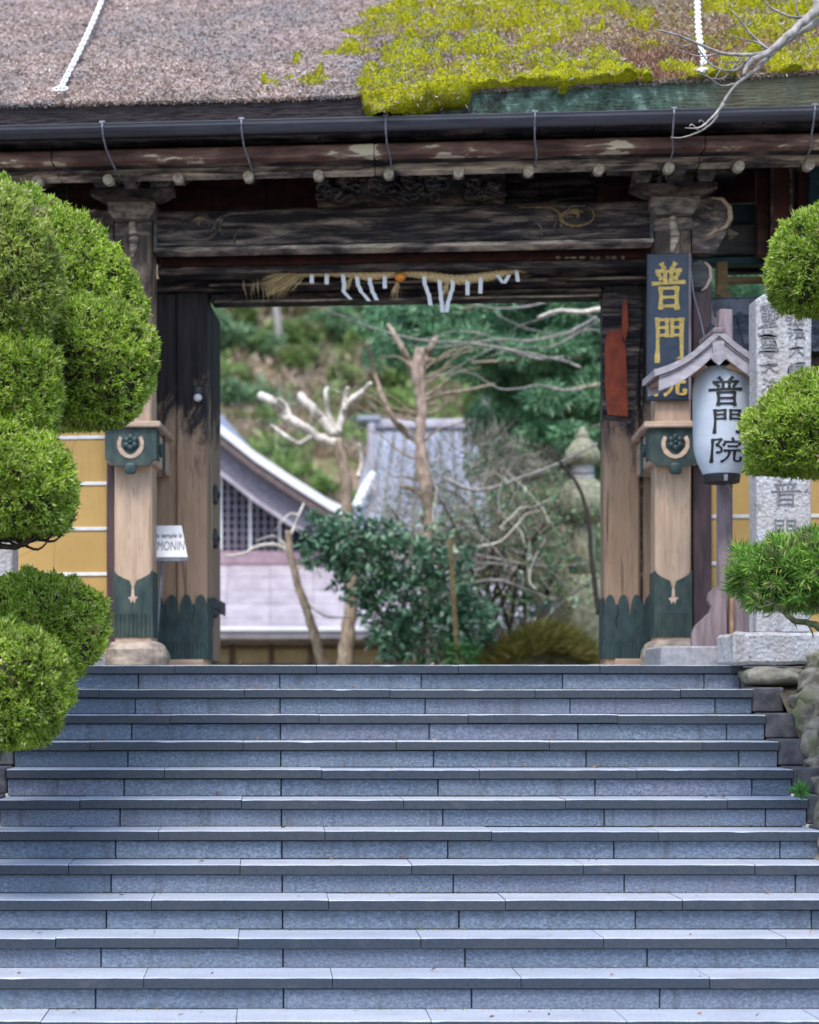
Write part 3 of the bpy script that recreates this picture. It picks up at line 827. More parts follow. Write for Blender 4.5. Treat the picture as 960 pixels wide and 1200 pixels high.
# dark board wall above the beam with red panels and carved clouds
for i in range(9):
    u0 = GU(185, .3)+i*(GU(765, .3)-GU(185, .3))/9; u1 = GU(185, .3)+(i+1)*(GU(765, .3)-GU(185, .3))/9
    MB().box(u0+.003, u1-.003, .34, .37, bz1-.02, CZ-.003, .003).build('transom_panel', M['dark_red_lacquer'] if i in (0, 1, 2, 8) else A, gate)
MB().box(GU(183, MAINW), GU(770, MAINW), MAINW-.02, MAINW+.3, GZ(304, MAINW), CZ-.004, .006).build('back_wall_board', A, gate)
carv = MB(); q = random.Random(5)
for i in range(54):                          # openwork cloud and wave carving in the middle of the transom
    t = q.random(); x = 372+t*215; y = 232 - q.random()*32*(1-abs(t-.45)*.9) - (x-470)*.018
    r_ = q.uniform(6, 13); a0 = q.uniform(0, 360); dr = q.choice((-1, 1))
    pts = [gl(x+(r_*(1-k*.85))*math.cos(R(a0+dr*400*k)), y+(r_*(1-k*.85))*.75*math.sin(R(a0+dr*400*k)), .10-.02*k) for k in np.linspace(0, 1, 14)]
    carv.tube(pts, [.014]*12+[.009, .005], 6)
carv.box(GU(372, .14), GU(592, .14), .125, .15, bz1-.01, GZ(205, .24), .01)
carv.build('cloud_carving', M['weathered'], gate, 'weathered openwork carving of clouds and waves', smooth=True)
for i in range(16):
    carv = MB()
    x = 375+q.random()*150; y = 232 - q.random()*22; r_ = q.uniform(5, 10); a0 = q.uniform(0, 360)
    pts = [gl(x+(r_*(1-k*.85))*math.cos(R(a0+330*k)), y+(r_*(1-k*.85))*.7*math.sin(R(a0+330*k)), .075) for k in np.linspace(0, 1, 12)]
    carv.tube(pts, [.012]*10+[.008, .004], 6)
    carv.build('wave_carving', M['weathered'] if i % 2 else M['grey_green_board'], gate, smooth=True)
# bracket sets on the front pillars
def arm(c, hw, z0, z1, w0, w1, name='bracket_arm', mat=None):
    h = z1-z0; pts = [(c-hw, z1), (c+hw, z1), (c+hw, z1-h*.45)]
    for t in np.linspace(0, 1, 6): pts.append((c+hw-.02-hw*.42*t, z1-h*.45-h*.55*math.sin(t*PI/2)))
    for t in np.linspace(1, 0, 6): pts.append((c-hw+.02+hw*.42*t, z1-h*.45-h*.55*math.sin(t*PI/2)))
    pts.append((c-hw, z1-h*.45))
    return MB().prism(pts, w0, w1).build(name, mat or M['weathered'], gate)
def block(c, hw, z0, z1, w0, w1):
    h = z1-z0; pts = [(c-hw, z1), (c+hw, z1), (c+hw, z0+h*.5), (c+hw*.72, z0), (c-hw*.72, z0), (c-hw, z0+h*.5)]
    return MB().prism(pts, w0, w1).build('bearing_block', M['weathered_pale'], gate)
for c, sx in ((CLw, 156), (CRw+.0, 789)):
    dy = 0 if sx == 156 else -6
    def Z(y, w=-.05): return GZ(y+dy if sx != 156 else y, w, sx)
    block(c, .17, Z(258), Z(238), -.09, PD+.06)
    arm(c, .30, Z(236)+.002, Z(220), -.045, .09)
    for s_ in (-1, 0, 1):
        block(c+s_*.22, .062, Z(219), Z(206), -.10, .11)
    arm(c, .50, Z(205)+.002, Z(194), -.03, .10)
    for s_ in (-1, 1): block(c+s_*.40, .07, Z(203), Z(192), -.075, .11)
    # arm coming forward under the eave
    MB().prism([(.26, Z(203)), (-.38, Z(203)), (-.38, Z(210)), (-.30, Z(218)), (-.06, Z(222)), (.26, Z(222))], c-.045, c+.045, 'u').build('projecting_arm', M['weathered'], gate)
    # carved front of the pillar top
    MB().tube([(c-.01, -.006, Z(300)), (c+.012, -.012, Z(282)), (c-.006, -.012, Z(262)), (c+.006, -.008, Z(246))], [.014, .036, .026, .01], 8).build('pillar_carving', B_, gate, smooth=True)
    MB().box(c-.135, c+.135, -.012, PD+.012, Z(258)-.10, Z(258)-.001, .01).build('pillar_collar', M['weathered'], gate)
# carved noses of the beams on the outer side of the right pillar (and the left one, behind the shrubs)
for pil, s_, sx in ((PR, 1, 830), (PL, -1, 110)):
    e = pil[1] if s_ > 0 else pil[0]
    def pt(x, y, w): 
        p = gl(x, y, w); 
        return p if s_ > 0 else Vector((e-(p[0]-PR[1]), w, p[2]))
    out = [(811, 296), (811, 234), (824, 233), (836, 230), (848, 232), (857, 242), (860, 256), (855, 268), (848, 278), (842, 290), (838, 297)]
    poly = [(pt(x, y, .06)[0], pt(x, y, .06)[2]) for x, y in out]
    nose = MB().prism(poly, .05, .17).build('beam_nose', M['weathered'], gate, 'carved beam end shaped like an elephant head')
    pts = [pt(x, y, .045) for x, y in ((834, 232), (846, 233), (855, 243), (856, 256), (850, 266), (842, 270))]
    MB().tube(pts, [.006, .013, .017, .018, .014, .006], 8).build('tusk_curl', M['cream_wood'], nose, smooth=True)
    pts = [pt(x, y, .045) for x, y in ((840, 268), (833, 274), (828, 277))]
    MB().tube(pts, [.018, .014, .006], 8).build('tusk', M['cream_wood'], nose, smooth=True)
    pts = [pt(x, y, .045) for x, y in ((822, 240), (832, 244), (836, 252), (828, 258), (820, 252))]
    MB().tube(pts, [.006, .010, .011, .009, .004], 8).build('ear_curl', B_, nose, smooth=True)
    out = [(811, 342), (811, 308), (822, 305), (831, 308), (835, 318), (833, 332), (824, 343)]
    poly = [(pt(x, y, .06)[0], pt(x, y, .06)[2]) for x, y in out]
    nose2 = MB().prism(poly, .06, .16).build('beam_nose', M['grey_green_board'], gate, 'lower carved beam end with a pale rim')
    pts = [pt(x, y, .055) for x, y in ((826, 307), (832, 313), (833, 325), (828, 336), (822, 341))]
    MB().tube(pts, [.006, .011, .013, .011, .005], 8).build('tusk_curl', M['cream_wood'], nose2, smooth=True)
    out = [(812, 372), (814, 344), (824, 345), (834, 352), (836, 368), (845, 380), (842, 388), (826, 380)]
    poly = [(pt(x, y, .06)[0], pt(x, y, .06)[2]) for x, y in out]
    MB().prism(poly, .07, .14).build('beam_nose', M['mauve_board'], gate)
# eaves: rafters with pale ends, worn boards, gutter
UL, UR = GU(-260, 0), GU(1180, 0)
x = 43-82*3
nubs = {371: 204}
while x < 1200:
    w0 = -.61
    y = 205.5 - (x-330)*.021
    if abs(x-371) < 300 or True:
        p = gl(x, y, w0)
        if 720 < x < 850 and False: pass
        mb = MB().tube([(p[0], w0+.001, p[2]), (p[0], w0+.09, p[2]+.01)], [.036, .038], 10)
        raf = mb.build('rafter_end', M['bare_timber_end'], gate, smooth=False)
        MB().prism([(w0+.092, p[2]-.03), (w0+.092, p[2]+.05), (1.6, p[2]+.80), (1.6, p[2]+.72)], p[0]-.038, p[0]+.038, 'u').build('rafter', A, gate)
    x += 82.3
ey = lambda y, w: GZ(y, w, 470)
for (w0, w1, ya, yb, mt, nm) in ((-.57, -.44, 200, 187, 'worn', 'eave_beam'), (-.66, -.50, 187, 181, 'black', 'eave_rail'), (-.82, -.70, 181, 167, 'redboard', 'eave_fascia'), (-.78, -.66, 163.5, 153, 'black', 'eave_rail')):
    nseg = 4
    for i in range(nseg):
        a = UL+(UR-UL)*i/nseg; b = UL+(UR-UL)*(i+1)/nseg
        MB().box(a+.002, b-.002, w0, w1, ey(ya, w0), ey(yb, w0), .008).build(nm, M[mt], gate)
# soffit boards between fascia and wall
for i in range(24):
    a = UL+(UR-UL)*i/24; b = UL+(UR-UL)*(i+1)/24
    MB().add([(a+.003, -.95, ey(158, -.8)), (b-.003, -.95, ey(158, -.8)), (b-.003, -.42, ey(184, -.45)), (a+.003, -.42, ey(184, -.45)),
              (a+.003, -.95, ey(158, -.8)+.03), (b-.003, -.95, ey(158, -.8)+.03), (b-.003, -.42, ey(184, -.45)+.06), (a+.003, -.42, ey(184, -.45)+.06)],
             [(0, 3, 2, 1), (4, 5, 6, 7), (0, 1, 5, 4), (2, 3, 7, 6), (0, 4, 7, 3), (1, 2, 6, 5)]).build('soffit_board', A, gate)
GW = -1.06; gr = .055
gz = ey(137, GW)
mb = MB()
prof = [( -gr*math.cos(t), -gr*1.32*math.sin(t)) for t in np.linspace(0, PI, 11)]
prof2 = [(-(gr-.004)*math.cos(t), -(gr*1.32-.004)*math.sin(t)) for t in np.linspace(PI, 0, 11)]
poly = [(GW+gr+p[0]-.0, gz+p[1]) for p in prof] + [(GW+gr+p[0], gz+p[1]) for p in prof2]
gutter = thing('rain_gutter', 'long dark metal rain gutter hung along the eave on steel hooks', 'gutter', (GU(480, GW), GW, gz), 'G')
for i in range(4):
    a = UL+(UR-UL)*i/4; b = UL+(UR-UL)*(i+1)/4
    MB().prism(poly, a+.001, b-.001, 'u').build('gutter_length', M['gutter_metal'], gutter, smooth=False)
mb = MB().tube([(UL, GW, gz+.003), (UR, GW, gz+.003)], .0065, 6).build('gutter_bead', M['gutter_metal'], gutter)
for x in (-45, 120, 283, 452, 627, 790, 955, 1120):
    u = GU(x, GW)
    hk = MB()
    hk.tube([(u, GW-.004, gz+.014), (u, GW-.006, gz-.02), (u, GW+.02, gz-.06), (u+.002, GW+.055, gz-.094)], .007, 6)
    hk.tube([(u, GW-.004, gz+.014), (u, GW+.06, gz+.016), (u, GW+.12, gz+.02)], .008, 6)
    hk.tube([(u+.002, GW+.055, gz-.09), (u+.006, GW+.12, gz-.13), (u+.028, -.80, ey(185, -.8)), (u+.035, -.55, ey(200, -.55))], .0065, 6)
    hk.box(u-.02, u+.02, GW-.012, GW+.022, gz+.006, gz+.02, .003)
    hk.build('gutter_hook', M['pale_steel'], gutter)
# ------------------------------------------------------------------ the thatched roof
WL = -1.02; ALF = R(33); RL = 3.75
def lip_z(u): 
    up = np.maximum(0, (u-1.6))
    return GZ(112.5, WL) + .018*up**1.7 - .022*np.clip((u-.1)/1.2, 0, 1)*0 + .02*np.clip((u-.2), 0, 1.5)
def roofpt(U, Vv, H):
    """point of the bark roof: V >= 0 up the slope from the lip, V < 0 down the cut edge, raised by H"""
    zl = lip_z(U); ca, sa = math.cos(ALF), math.sin(ALF)
    k = np.clip((Vv+.05)/.12, 0, 1)
    sag = -.012*np.clip(Vv, 0, 5)*(RL-np.clip(Vv, 0, 5))
    w = np.where(Vv >= 0, WL+Vv*ca, WL-0*Vv); z = np.where(Vv >= 0, zl+Vv*sa+sag, zl+Vv)
    nw = -sa*k-(1-k); nz = ca*k
    ln = np.sqrt(nw*nw+nz*nz)
    return np.stack([U, w+nw/ln*H, z+nz/ln*H], -1), np.stack([0*U, nw/ln, nz/ln], -1)
RU0, RU1 = UL-.2, UR+.4
roof = thing('bark_roof_marker', None, None) if False else None
us = np.linspace(RU0, RU1, 420); vs_ = np.linspace(-0.0, RL, 190)
UU, VV = np.meshgrid(us, vs_, indexing='ij')
H = .022*fbm(UU*7, VV*7, 1, 4) + .05*fbm(UU*1.1, VV*1.3, 3, 2)
H = H*np.clip(VV/.06, 0, 1)
P, _ = roofpt(UU, VV, H)
nu, nv = UU.shape
idx = np.arange(nu*nv).reshape(nu, nv)
Fq = np.stack([idx[:-1, :-1], idx[1:, :-1], idx[1:, 1:], idx[:-1, 1:]], -1).reshape(-1, 4)
Vt = P.reshape(-1, 3)
roof = link_mesh(np_mesh('bark_roof', Vt, Fq, smooth=True), 'bark_roof', M['thatch'], gate)
tag(roof, 'thick cypress bark roof, bare at the left and mossy at the right')
mb = MB()
# body of the thatch: cut edge in front, underside, back slope, gable ends
ns = 60; ul = [RU0+(RU1-RU0)*i/ns for i in range(ns+1)]
V3 = []
ridge_w = WL+RL*math.cos(ALF)
for u in ul:
    zl = float(lip_z(np.array(u)))
    zt = zl+RL*math.sin(ALF)-.02
    j_ = .006*math.sin(u*9)
    V3 += [(u, WL+.003, zl-.004), (u, WL+.035+j_, zl-.17), (u, WL+.05, zl-.235), (u, ridge_w, zt-.65), (u, ridge_w+1.6, zl+.8), (u, ridge_w+1.7, zl+1.05), (u, ridge_w, zt)]
nr = 7; F3 = []
for i in range(ns):
    for j in range(nr-1):
        a = i*nr+j; F3.append((a, a+1, a+1+nr, a+nr))
mb.add(V3, F3+[tuple(range(nr-1, -1, -1)), tuple(range(ns*nr, ns*nr+nr))])
mb.build('thatch_edge', M['thatch_edge'], roof)
# ridge cap
MB().prism([(ridge_w-.35, lip_z(np.array(0.))*1+RL*math.sin(ALF)-.2), (ridge_w+.35, lip_z(np.array(0.))+RL*math.sin(ALF)-.2), (ridge_w+.25, lip_z(np.array(0.))+RL*math.sin(ALF)+.3), (ridge_w-.25, lip_z(np.array(0.))+RL*math.sin(ALF)+.3)], RU0, RU1, 'u').build('ridge_box', M['slate_roof'], gate)
# moss cushions
us = np.arange(GU(300, WL), GU(1120, WL), .0125); vs_ = np.arange(-.145, 3.1, .0135)
UU, VV = np.meshgrid(us, vs_, indexing='ij')
um = GU(470, WL); uR = GU(770, WL); uR2 = GU(905, WL); uL2 = GU(395, WL)
cell = fbm(UU*5.2, VV*3.6, 21, 3); big = fbm(UU*1.3, VV*1.6, 31, 3)
left = np.clip((UU-uL2-.25*VV*0+.45*fbm(UU*.0+3, VV*2.2, 33, 2))/.5, -1, 1)
edge = np.exp(-(np.abs(VV)/.25)**2)
midr = np.exp(-((UU-(uR+.22))/.36)**2)
lipband = edge*(np.clip((UU-GU(410, WL))/.12, 0, 1)*np.clip((GU(720, WL)-UU)/.35, 0, 1) + .7*np.clip((UU-uR2+.1)/.2, 0, 1))
mask = .50*cell*2.2 + .34*big + .44*left - .20 + .50*lipband - .46*midr
mask += .5*np.exp(-((UU-GU(372, WL))/.13)**2-(VV/.06)**2)*0 + .40*np.exp(-((UU-GU(350, WL))/.26)**2-(VV/.045)**2)
mask += .85*np.exp(-((UU-GU(462, WL))/.26)**4-((VV-.0)/.16)**2)+.75*np.exp(-((UU-GU(540, WL))/.16)**2-((VV)/.14)**2)
mask += .25*np.exp(-((UU-GU(600, WL))/.5)**2-((VV-1.9)/.7)**2)
lowband = np.where(VV < 0, np.exp(-((UU-GU(458, WL))/.26)**4)*1.5+np.exp(-((UU-GU(536, WL))/.14)**2)*1.2+np.exp(-((UU-GU(372, WL))/.10)**2)*.6-1.40-VV*VV*70+1.3*fbm(UU*6, VV*2, 55, 2), 0)
mask = mask+lowband*np.clip(-VV/.02, 0, 1)
Hm = np.clip(mask, -.3, 1.0)
Hm = np.where(Hm > 0, .10*np.sqrt(np.clip(Hm, 0, 1)), .12*Hm) + .022*fbm(UU*15, VV*15, 41, 3) + .09*np.clip(fbm(UU*7, VV*7, 45, 2), -.25, 1)*(Hm > .15) - .014
P, Nn = roofpt(UU, VV, Hm + .05*fbm(UU*1.1, VV*1.3, 3, 2)*np.clip(VV/.06, 0, 1))
Pm, Nm = P, Nn
nu, nv = UU.shape
idx = np.arange(nu*nv).reshape(nu, nv)
Fq = np.stack([idx[:-1, :-1], idx[1:, :-1], idx[1:, 1:], idx[:-1, 1:]], -1).reshape(-1, 4)
keep = (Hm.reshape(-1)[Fq].max(1) > -.015)
Fq = Fq[keep]
used = np.unique(Fq); remap = np.zeros(nu*nv, int); remap[used] = np.arange(len(used))
m = Mat('moss_body')
n1 = m.noise(60, None, 4, .7); n2 = m.noise(5, None, 4, .6)
c_ = m.ramp(n1, [(.3, (.14, .14, .005)), (.55, (.36, .35, .012)), (.8, (.58, .54, .03))])
c_ = m.mix(m.ramp(n2, [(.5, 0), (.7, .55)]), c_, (.24, .21, .04))
M['moss_body'] = m.done(c_, .95, n1, .9, .02, .1)
moss = link_mesh(np_mesh('moss', P.reshape(-1, 3)[used], remap[Fq], smooth=True), 'moss', M['moss_body'], roof)
tag(moss, None, None, None, 'stuff')
sel = np.argwhere(Hm > .004); sel = sel[rng.permutation(len(sel))[:26000]]
p = P[sel[:, 0], sel[:, 1]]; n_ = Nn[sel[:, 0], sel[:, 1]]
V, Fc = sprigs(p-n_*.004, n_, .020, .006, 3, .6)
o = link_mesh(np_mesh('moss_tufts', V, Fc), 'moss_tufts', M['moss'], roof); tag(o, kind='stuff')
# bark chips, needles and litter on the roof
n = 62000
u = rng.uniform(UL, UR, n); v = 3.1*rng.uniform(0, 1, n)**1.25
hm = .022*fbm(u*7, v*7, 1, 4) + .05*fbm(u*1.1, v*1.3, 3, 2)
P, Nn = roofpt(u, v, hm*np.clip(v/.06, 0, 1)+.002)
th = rng.uniform(0, 2*PI, n)
td = np.stack([np.cos(th), np.sin(th)*math.cos(ALF), np.sin(th)*math.sin(ALF)], -1)
V, Fc = sprigs(P, unit(td+.35*Nn), .038, .010, 1, .25)
o = link_mesh(np_mesh('bark_litter', V, Fc), 'bark_litter', M['flake'], roof); tag(o, kind='stuff')
n = 15000
u = np.concatenate([rng.normal(uR+.15, .40, n//2), rng.uniform(GU(420, WL), UR, n//2)]); v = np.concatenate([np.abs(rng.normal(.35, .55, n//2)), 2.3*rng.uniform(0, 1, n//2)])
P, Nn = roofpt(u, v, .018+.05*fbm(u*1.1, v*1.3, 3, 2)*np.clip(v/.06, 0, 1))
th = rng.uniform(0, 2*PI, n)
td = np.stack([np.cos(th), np.sin(th)*math.cos(ALF), np.sin(th)*math.sin(ALF)], -1)
V, Fc = sprigs(P, unit(td+.7*Nn), .055, .006, 1, .3)
o = link_mesh(np_mesh('needle_litter', V, Fc), 'needle_litter', M['rust_needle'], roof); tag(o, kind='stuff')
sel = np.argwhere(Hm > .0); sel = sel[rng.permutation(len(sel))[:9000]]   # dry scraps caught in the moss
p = Pm[sel[:, 0], sel[:, 1]]; n_ = Nm[sel[:, 0], sel[:, 1]]
V, Fc = sprigs(p+n_*.008, unit(rng.normal(size=p.shape)+.5*n_), .045, .008, 1, .3)
o = link_mesh(np_mesh('dry_scraps', V, Fc), 'dry_scraps', M['flake'], roof); tag(o, kind='stuff')
# fringe of bark along the lip
n = 5000
u = rng.uniform(UL, UR, n)
P, Nn = roofpt(u, np.zeros(n), np.zeros(n))
V, Fc = sprigs(P+np.array([0, -.002, 0]), np.tile(np.array([[0, -.8, -.35]]), (n, 1)), .028, .007, 2, .5)
o = link_mesh(np_mesh('bark_fringe', V, Fc), 'bark_fringe', M['flake'], roof); tag(o, kind='stuff')
# ------------------------------------------------------------------ side porch behind, right of the gate
porch = thing('side_porch', 'green and red painted timber framing of the porch right of the gate', 'porch', (GU(880, .8), .8, 0), 'G')
W = .75
def pb(x0, x1, y0, y1, w0, w1, mt, nm, lab=None): return MB().box(GU(x0, w0), GU(x1, w0), w0, w1, GZ(y1, w0, (x0+x1)/2), GZ(y0, w0, (x0+x1)/2), .008).build(nm, M[mt], porch, lab)
pb(812, 1000, 262, 297, W, W+.16, 'grey_green_board', 'porch_beam')
pb(850, 1000, 238, 260, W+.03, W+.15, 'teal_paint', 'porch_rail')
pb(812, 1000, 300, 309, W+.02, W+.15, 'teal_paint', 'porch_rail')
pb(850, 1000, 312, 318, W+.2, W+.3, 'black', 'porch_rail')
pb(845, 1000, 323, 329, W+.1, W+.2, 'ochre_timber', 'porch_rail')
pb(840, 853, 306, 345, W-.05, W+.05, 'ochre_timber', 'porch_strut')
MB().tube([gl(846, 340, W-.02), gl(856, 362, W-.02), gl(878, 386, W-.02)], [.045, .045, .05], 8).build('porch_strut', M['ochre_timber'], porch)
pb(935, 950, 178, 420, W-.25, W-.1, 'dark_red_lacquer', 'porch_post')
pb(905, 930, 186, 420, W-.3, W-.1, 'dark_red_lacquer', 'porch_post')
pb(925, 929, 190, 420, W-.315, W-.301, 'weathered', 'porch_batten')
pb(903, 907, 190, 420, W-.315, W-.301, 'weathered', 'porch_batten')
pb(887, 902, 184, 300, W-.2, W-.12, 'dark_red_lacquer', 'porch_post')
pb(868, 930, 177, 186, W-.34, W-.1, 'teal_paint', 'porch_cap')
pb(948, 1000, 170, 260, W-.3, W-.15, 'teal_paint', 'porch_cap')
pb(812, 1100, 196, 236, W+.4, W+.45, 'dark_red_lacquer', 'porch_wall_board')
pb(812, 1100, 158, 196, W+.36, W+.40, 'black', 'porch_wall_board')
MB().prism([(GU(852, W), GZ(267, W, 860)), (GU(866, W), GZ(274, W, 860)), (GU(854, W), GZ(282, W, 860))], W-.006, W-.001).build('paint_flake', M['worn'], porch)
# painted vermilion panel on the right main post
u0, u1 = GU(709, MAINW), GU(735, MAINW)
out = [(711, 388), (728, 386), (730, 400), (733, 404), (735, 440), (736, 488), (712, 486), (709, 450), (709, 404)]
MB().prism([(gl(x, y, MAINW-.01)[0], gl(x, y, MAINW-.01)[2]) for x, y in out], MAINW-.011, MAINW-.002).build('vermilion_panel', M['vermilion_paint'], gate)
out = [(706, 492), (706, 340), (752, 340), (752, 380), (744, 470), (739, 496)]
MB().prism([(gl(x, y, MAINW)[0], gl(x, y, MAINW)[2]) for x, y in out], MAINW-.0015, MAINW+.001).build('lacquered_board', M['sign_navy'] if False else A, gate)
MB().prism([(gl(x, y, .3)[0], gl(x, y, .3)[2]) for x, y in ((737, 340), (742, 338), (744, 370), (740, 388), (736, 378))], MAINW-.02, MAINW-.004).build('vermilion_chip', M['vermilion_paint'], gate)
# ------------------------------------------------------------------ walls on both sides
def yellow_wall(x0, x1, name, lab, line_ys, sx):
    W0 = .10
    t = thing(name, lab, 'wall', (GU((x0+x1)/2, W0), W0, 0), 'G')
    u0, u1 = GU(x0, W0), GU(x1, W0)
    zt = GZ(430, W0, sx)
    MB().box(u0, u1, W0, W0+.22, -.05, zt, .004).build('plaster_face', M['ochre_plaster'], t)
    for y in line_ys:
        z = GZ(y, W0, sx)
        MB().box(u0-.0, u1+.0, W0-.010, W0+.02, z-.014, z+.012, .003).build('white_line', M['white_plaster'], t)
    MB().box(u0, u1, W0-.03, W0+.25, -.06, .12, .01).build('wall_plinth', M['smooth_grey_stone'], t)
    MB().box(u0, u1, W0-.05, W0+.27, zt+.002, zt+.06, .006).build('wall_plate', M['purple_brown_post'], t)
    # tiled coping: three courses of pan tiles and a ridge
    nt = max(1, int(round((u1-u0)/.22)))
    flat_me = None
    for i in range(nt):
        a = u0+(u1-u0)*i/nt; b = u0+(u1-u0)*(i+1)/nt
        for cse in range(3):
            w_ = W0-.22+cse*.11; z_ = zt+.065+cse*.095
            mb = MB().add([(a+.004, w_, z_), (b-.004, w_, z_), (b-.004, w_+.14, z_+.11), (a+.004, w_+.14, z_+.11), (a+.004, w_, z_+.03), (b-.004, w_, z_+.03), (b-.004, w_+.14, z_+.14), (a+.004, w_+.14, z_+.14)],
                          [(0, 3, 2, 1), (4, 5, 6, 7), (0, 1, 5, 4), (2, 3, 7, 6), (0, 4, 7, 3), (1, 2, 6, 5)])
            mb.tube([(a, w_-.012, z_+.035), (a, w_+.14, z_+.15)], .032, 7)
            mb.build('roof_tile', M['roof_tile'], t)
    MB().box(u0, u1, W0+.10, W0+.30, zt+.37, zt+.52, .02).build('ridge_tile', M['roof_tile'], t)
    MB().add([(u0, W0+.5, zt+.06), (u1, W0+.5, zt+.06), (u1, W0+.2, zt+.37), (u0, W0+.2, zt+.37)], [(0, 1, 2, 3)]).build('back_slope', M['roof_tile'], t)
    return t
yellow_wall(-420, 126, 'yellow_wall', 'ochre temple wall with white lines left of the gate', (513, 567, 620, 673, 727), 60)
yellow_wall(833, 1400, 'yellow_wall', 'ochre temple wall with white lines right of the gate behind the stone pillar', (495, 550, 605, 660, 715), 880)
for x0, x1, lab in ((125, 136, 'left'), (812, 834, 'right')):
    MB().box(GU(x0, .06), GU(x1, .06), .06, .30, .02, GZ(335, .06, x0), .008).build('wall_post', M['purple_brown_post'], gate, 'dark purple brown post where the wall meets the gate')

# boarded wing left of the gate, mostly behind the clipped trees
wing = thing('side_wing', 'dark boarded upper wall of the gate wing behind the left clipped trees', 'wing', (GU(60, .8), .8, 0), 'G')
for i in range(9):
    u0 = GU(-260, .8)+i*(GU(176, .8)-GU(-260, .8))/9; u1 = u0+(GU(176, .8)-GU(-260, .8))/9
    MB().box(u0+.004, u1-.004, .80, .84, GZ(345, .8, 100), CZ+.4, .006).build('wall_board', M['dark_red_lacquer'] if i % 2 else A, wing)
MB().box(GU(-260, .7), GU(134, .7), .62, .78, GZ(300, .7, 100), GZ(262, .7, 100), .01).build('wing_beam', M['grey_green_board'], wing)
# ================================================================== LETTERING
def text_mesh(txt, extr=.003, offset=0.0):
    c = bpy.data.curves.new('t', 'FONT'); c.body = txt; c.extrude = extr; c.offset = offset; c.resolution_u = 3
    o = bpy.data.objects.new('t', c); COL.objects.link(o)
    bpy.context.view_layer.update()
    dg = bpy.context.evaluated_depsgraph_get()
    me = bpy.data.meshes.new_from_object(o.evaluated_get(dg))
    bpy.data.objects.remove(o); bpy.data.curves.remove(c)
    return me
def lettering(txt, x0, x1, z0, z1, w, name, mat, parent, thick=.004, offset=0.0, warp=None, brush=0.0, seed=0):
    """one character or word standing in the box x0..x1, z0..z1 with its face at depth w; warp bends it over a curved surface"""
    me = text_mesh(txt, .5, offset)
    bm = bmesh.new(); bm.from_mesh(me); bpy.data.meshes.remove(me)
    xs = [v.co.x for v in bm.verts]; ys = [v.co.y for v in bm.verts]
    ax, bx, ay, by = min(xs), max(xs), min(ys), max(ys)
    for v in bm.verts:
        X = x0+(v.co.x-ax)/(bx-ax)*(x1-x0); Z = z0+(v.co.y-ay)/(by-ay)*(z1-z0); d = v.co.z
        v.co = (X, w - (d+.5)*thick, Z)
    S_ = x1-x0
    if warp:
        for i in range(1, 14):
            g_ = bm.verts[:]+bm.edges[:]+bm.faces[:]
            bmesh.ops.bisect_plane(bm, geom=g_, plane_co=(x0+(x1-x0)*i/14, 0, 0), plane_no=(1, 0, 0))
        for i in range(1, 5):
            g_ = bm.verts[:]+bm.edges[:]+bm.faces[:]
            bmesh.ops.bisect_plane(bm, geom=g_, plane_co=(0, 0, z0+(z1-z0)*i/5), plane_no=(0, 0, 1))
        for v in bm.verts: v.co = warp(v.co)
    off = OFF[parent.name]
    if brush:
        for v in bm.verts:
            a = (v.co.x-x0)/S_; b = (v.co.z-z0)/S_
            v.co.x += brush*S_*(math.sin(b*5.1+seed)+.6*math.sin(a*13+b*9+seed*2)+.35*math.sin(a*31-b*27+seed))
            v.co.z += brush*S_*(.9*a+math.sin(a*4.3+seed*1.7)+.6*math.sin(b*12-a*8+seed)+.35*math.sin(b*33+a*24))
    for v in bm.verts: v.co -= off
    bm.normal_update()
    me = bpy.data.meshes.new(name); bm.to_mesh(me); bm.free()
    return link_mesh(me, name, mat, parent)
def cat(pts, n):
    P_ = [Vector(p) for p in pts]; out = []
    for i in range(len(P_)-1):
        p0 = P_[max(i-1, 0)]; p1 = P_[i]; p2 = P_[i+1]; p3 = P_[min(i+2, len(P_)-1)]
        for k in range(n):
            t = k/n
            out.append(.5*((2*p1)+(p2-p0)*t+(2*p0-5*p1+4*p2-p3)*t*t+(3*p1-p0-3*p2+p3)*t**3))
    return out+[P_[-1]]
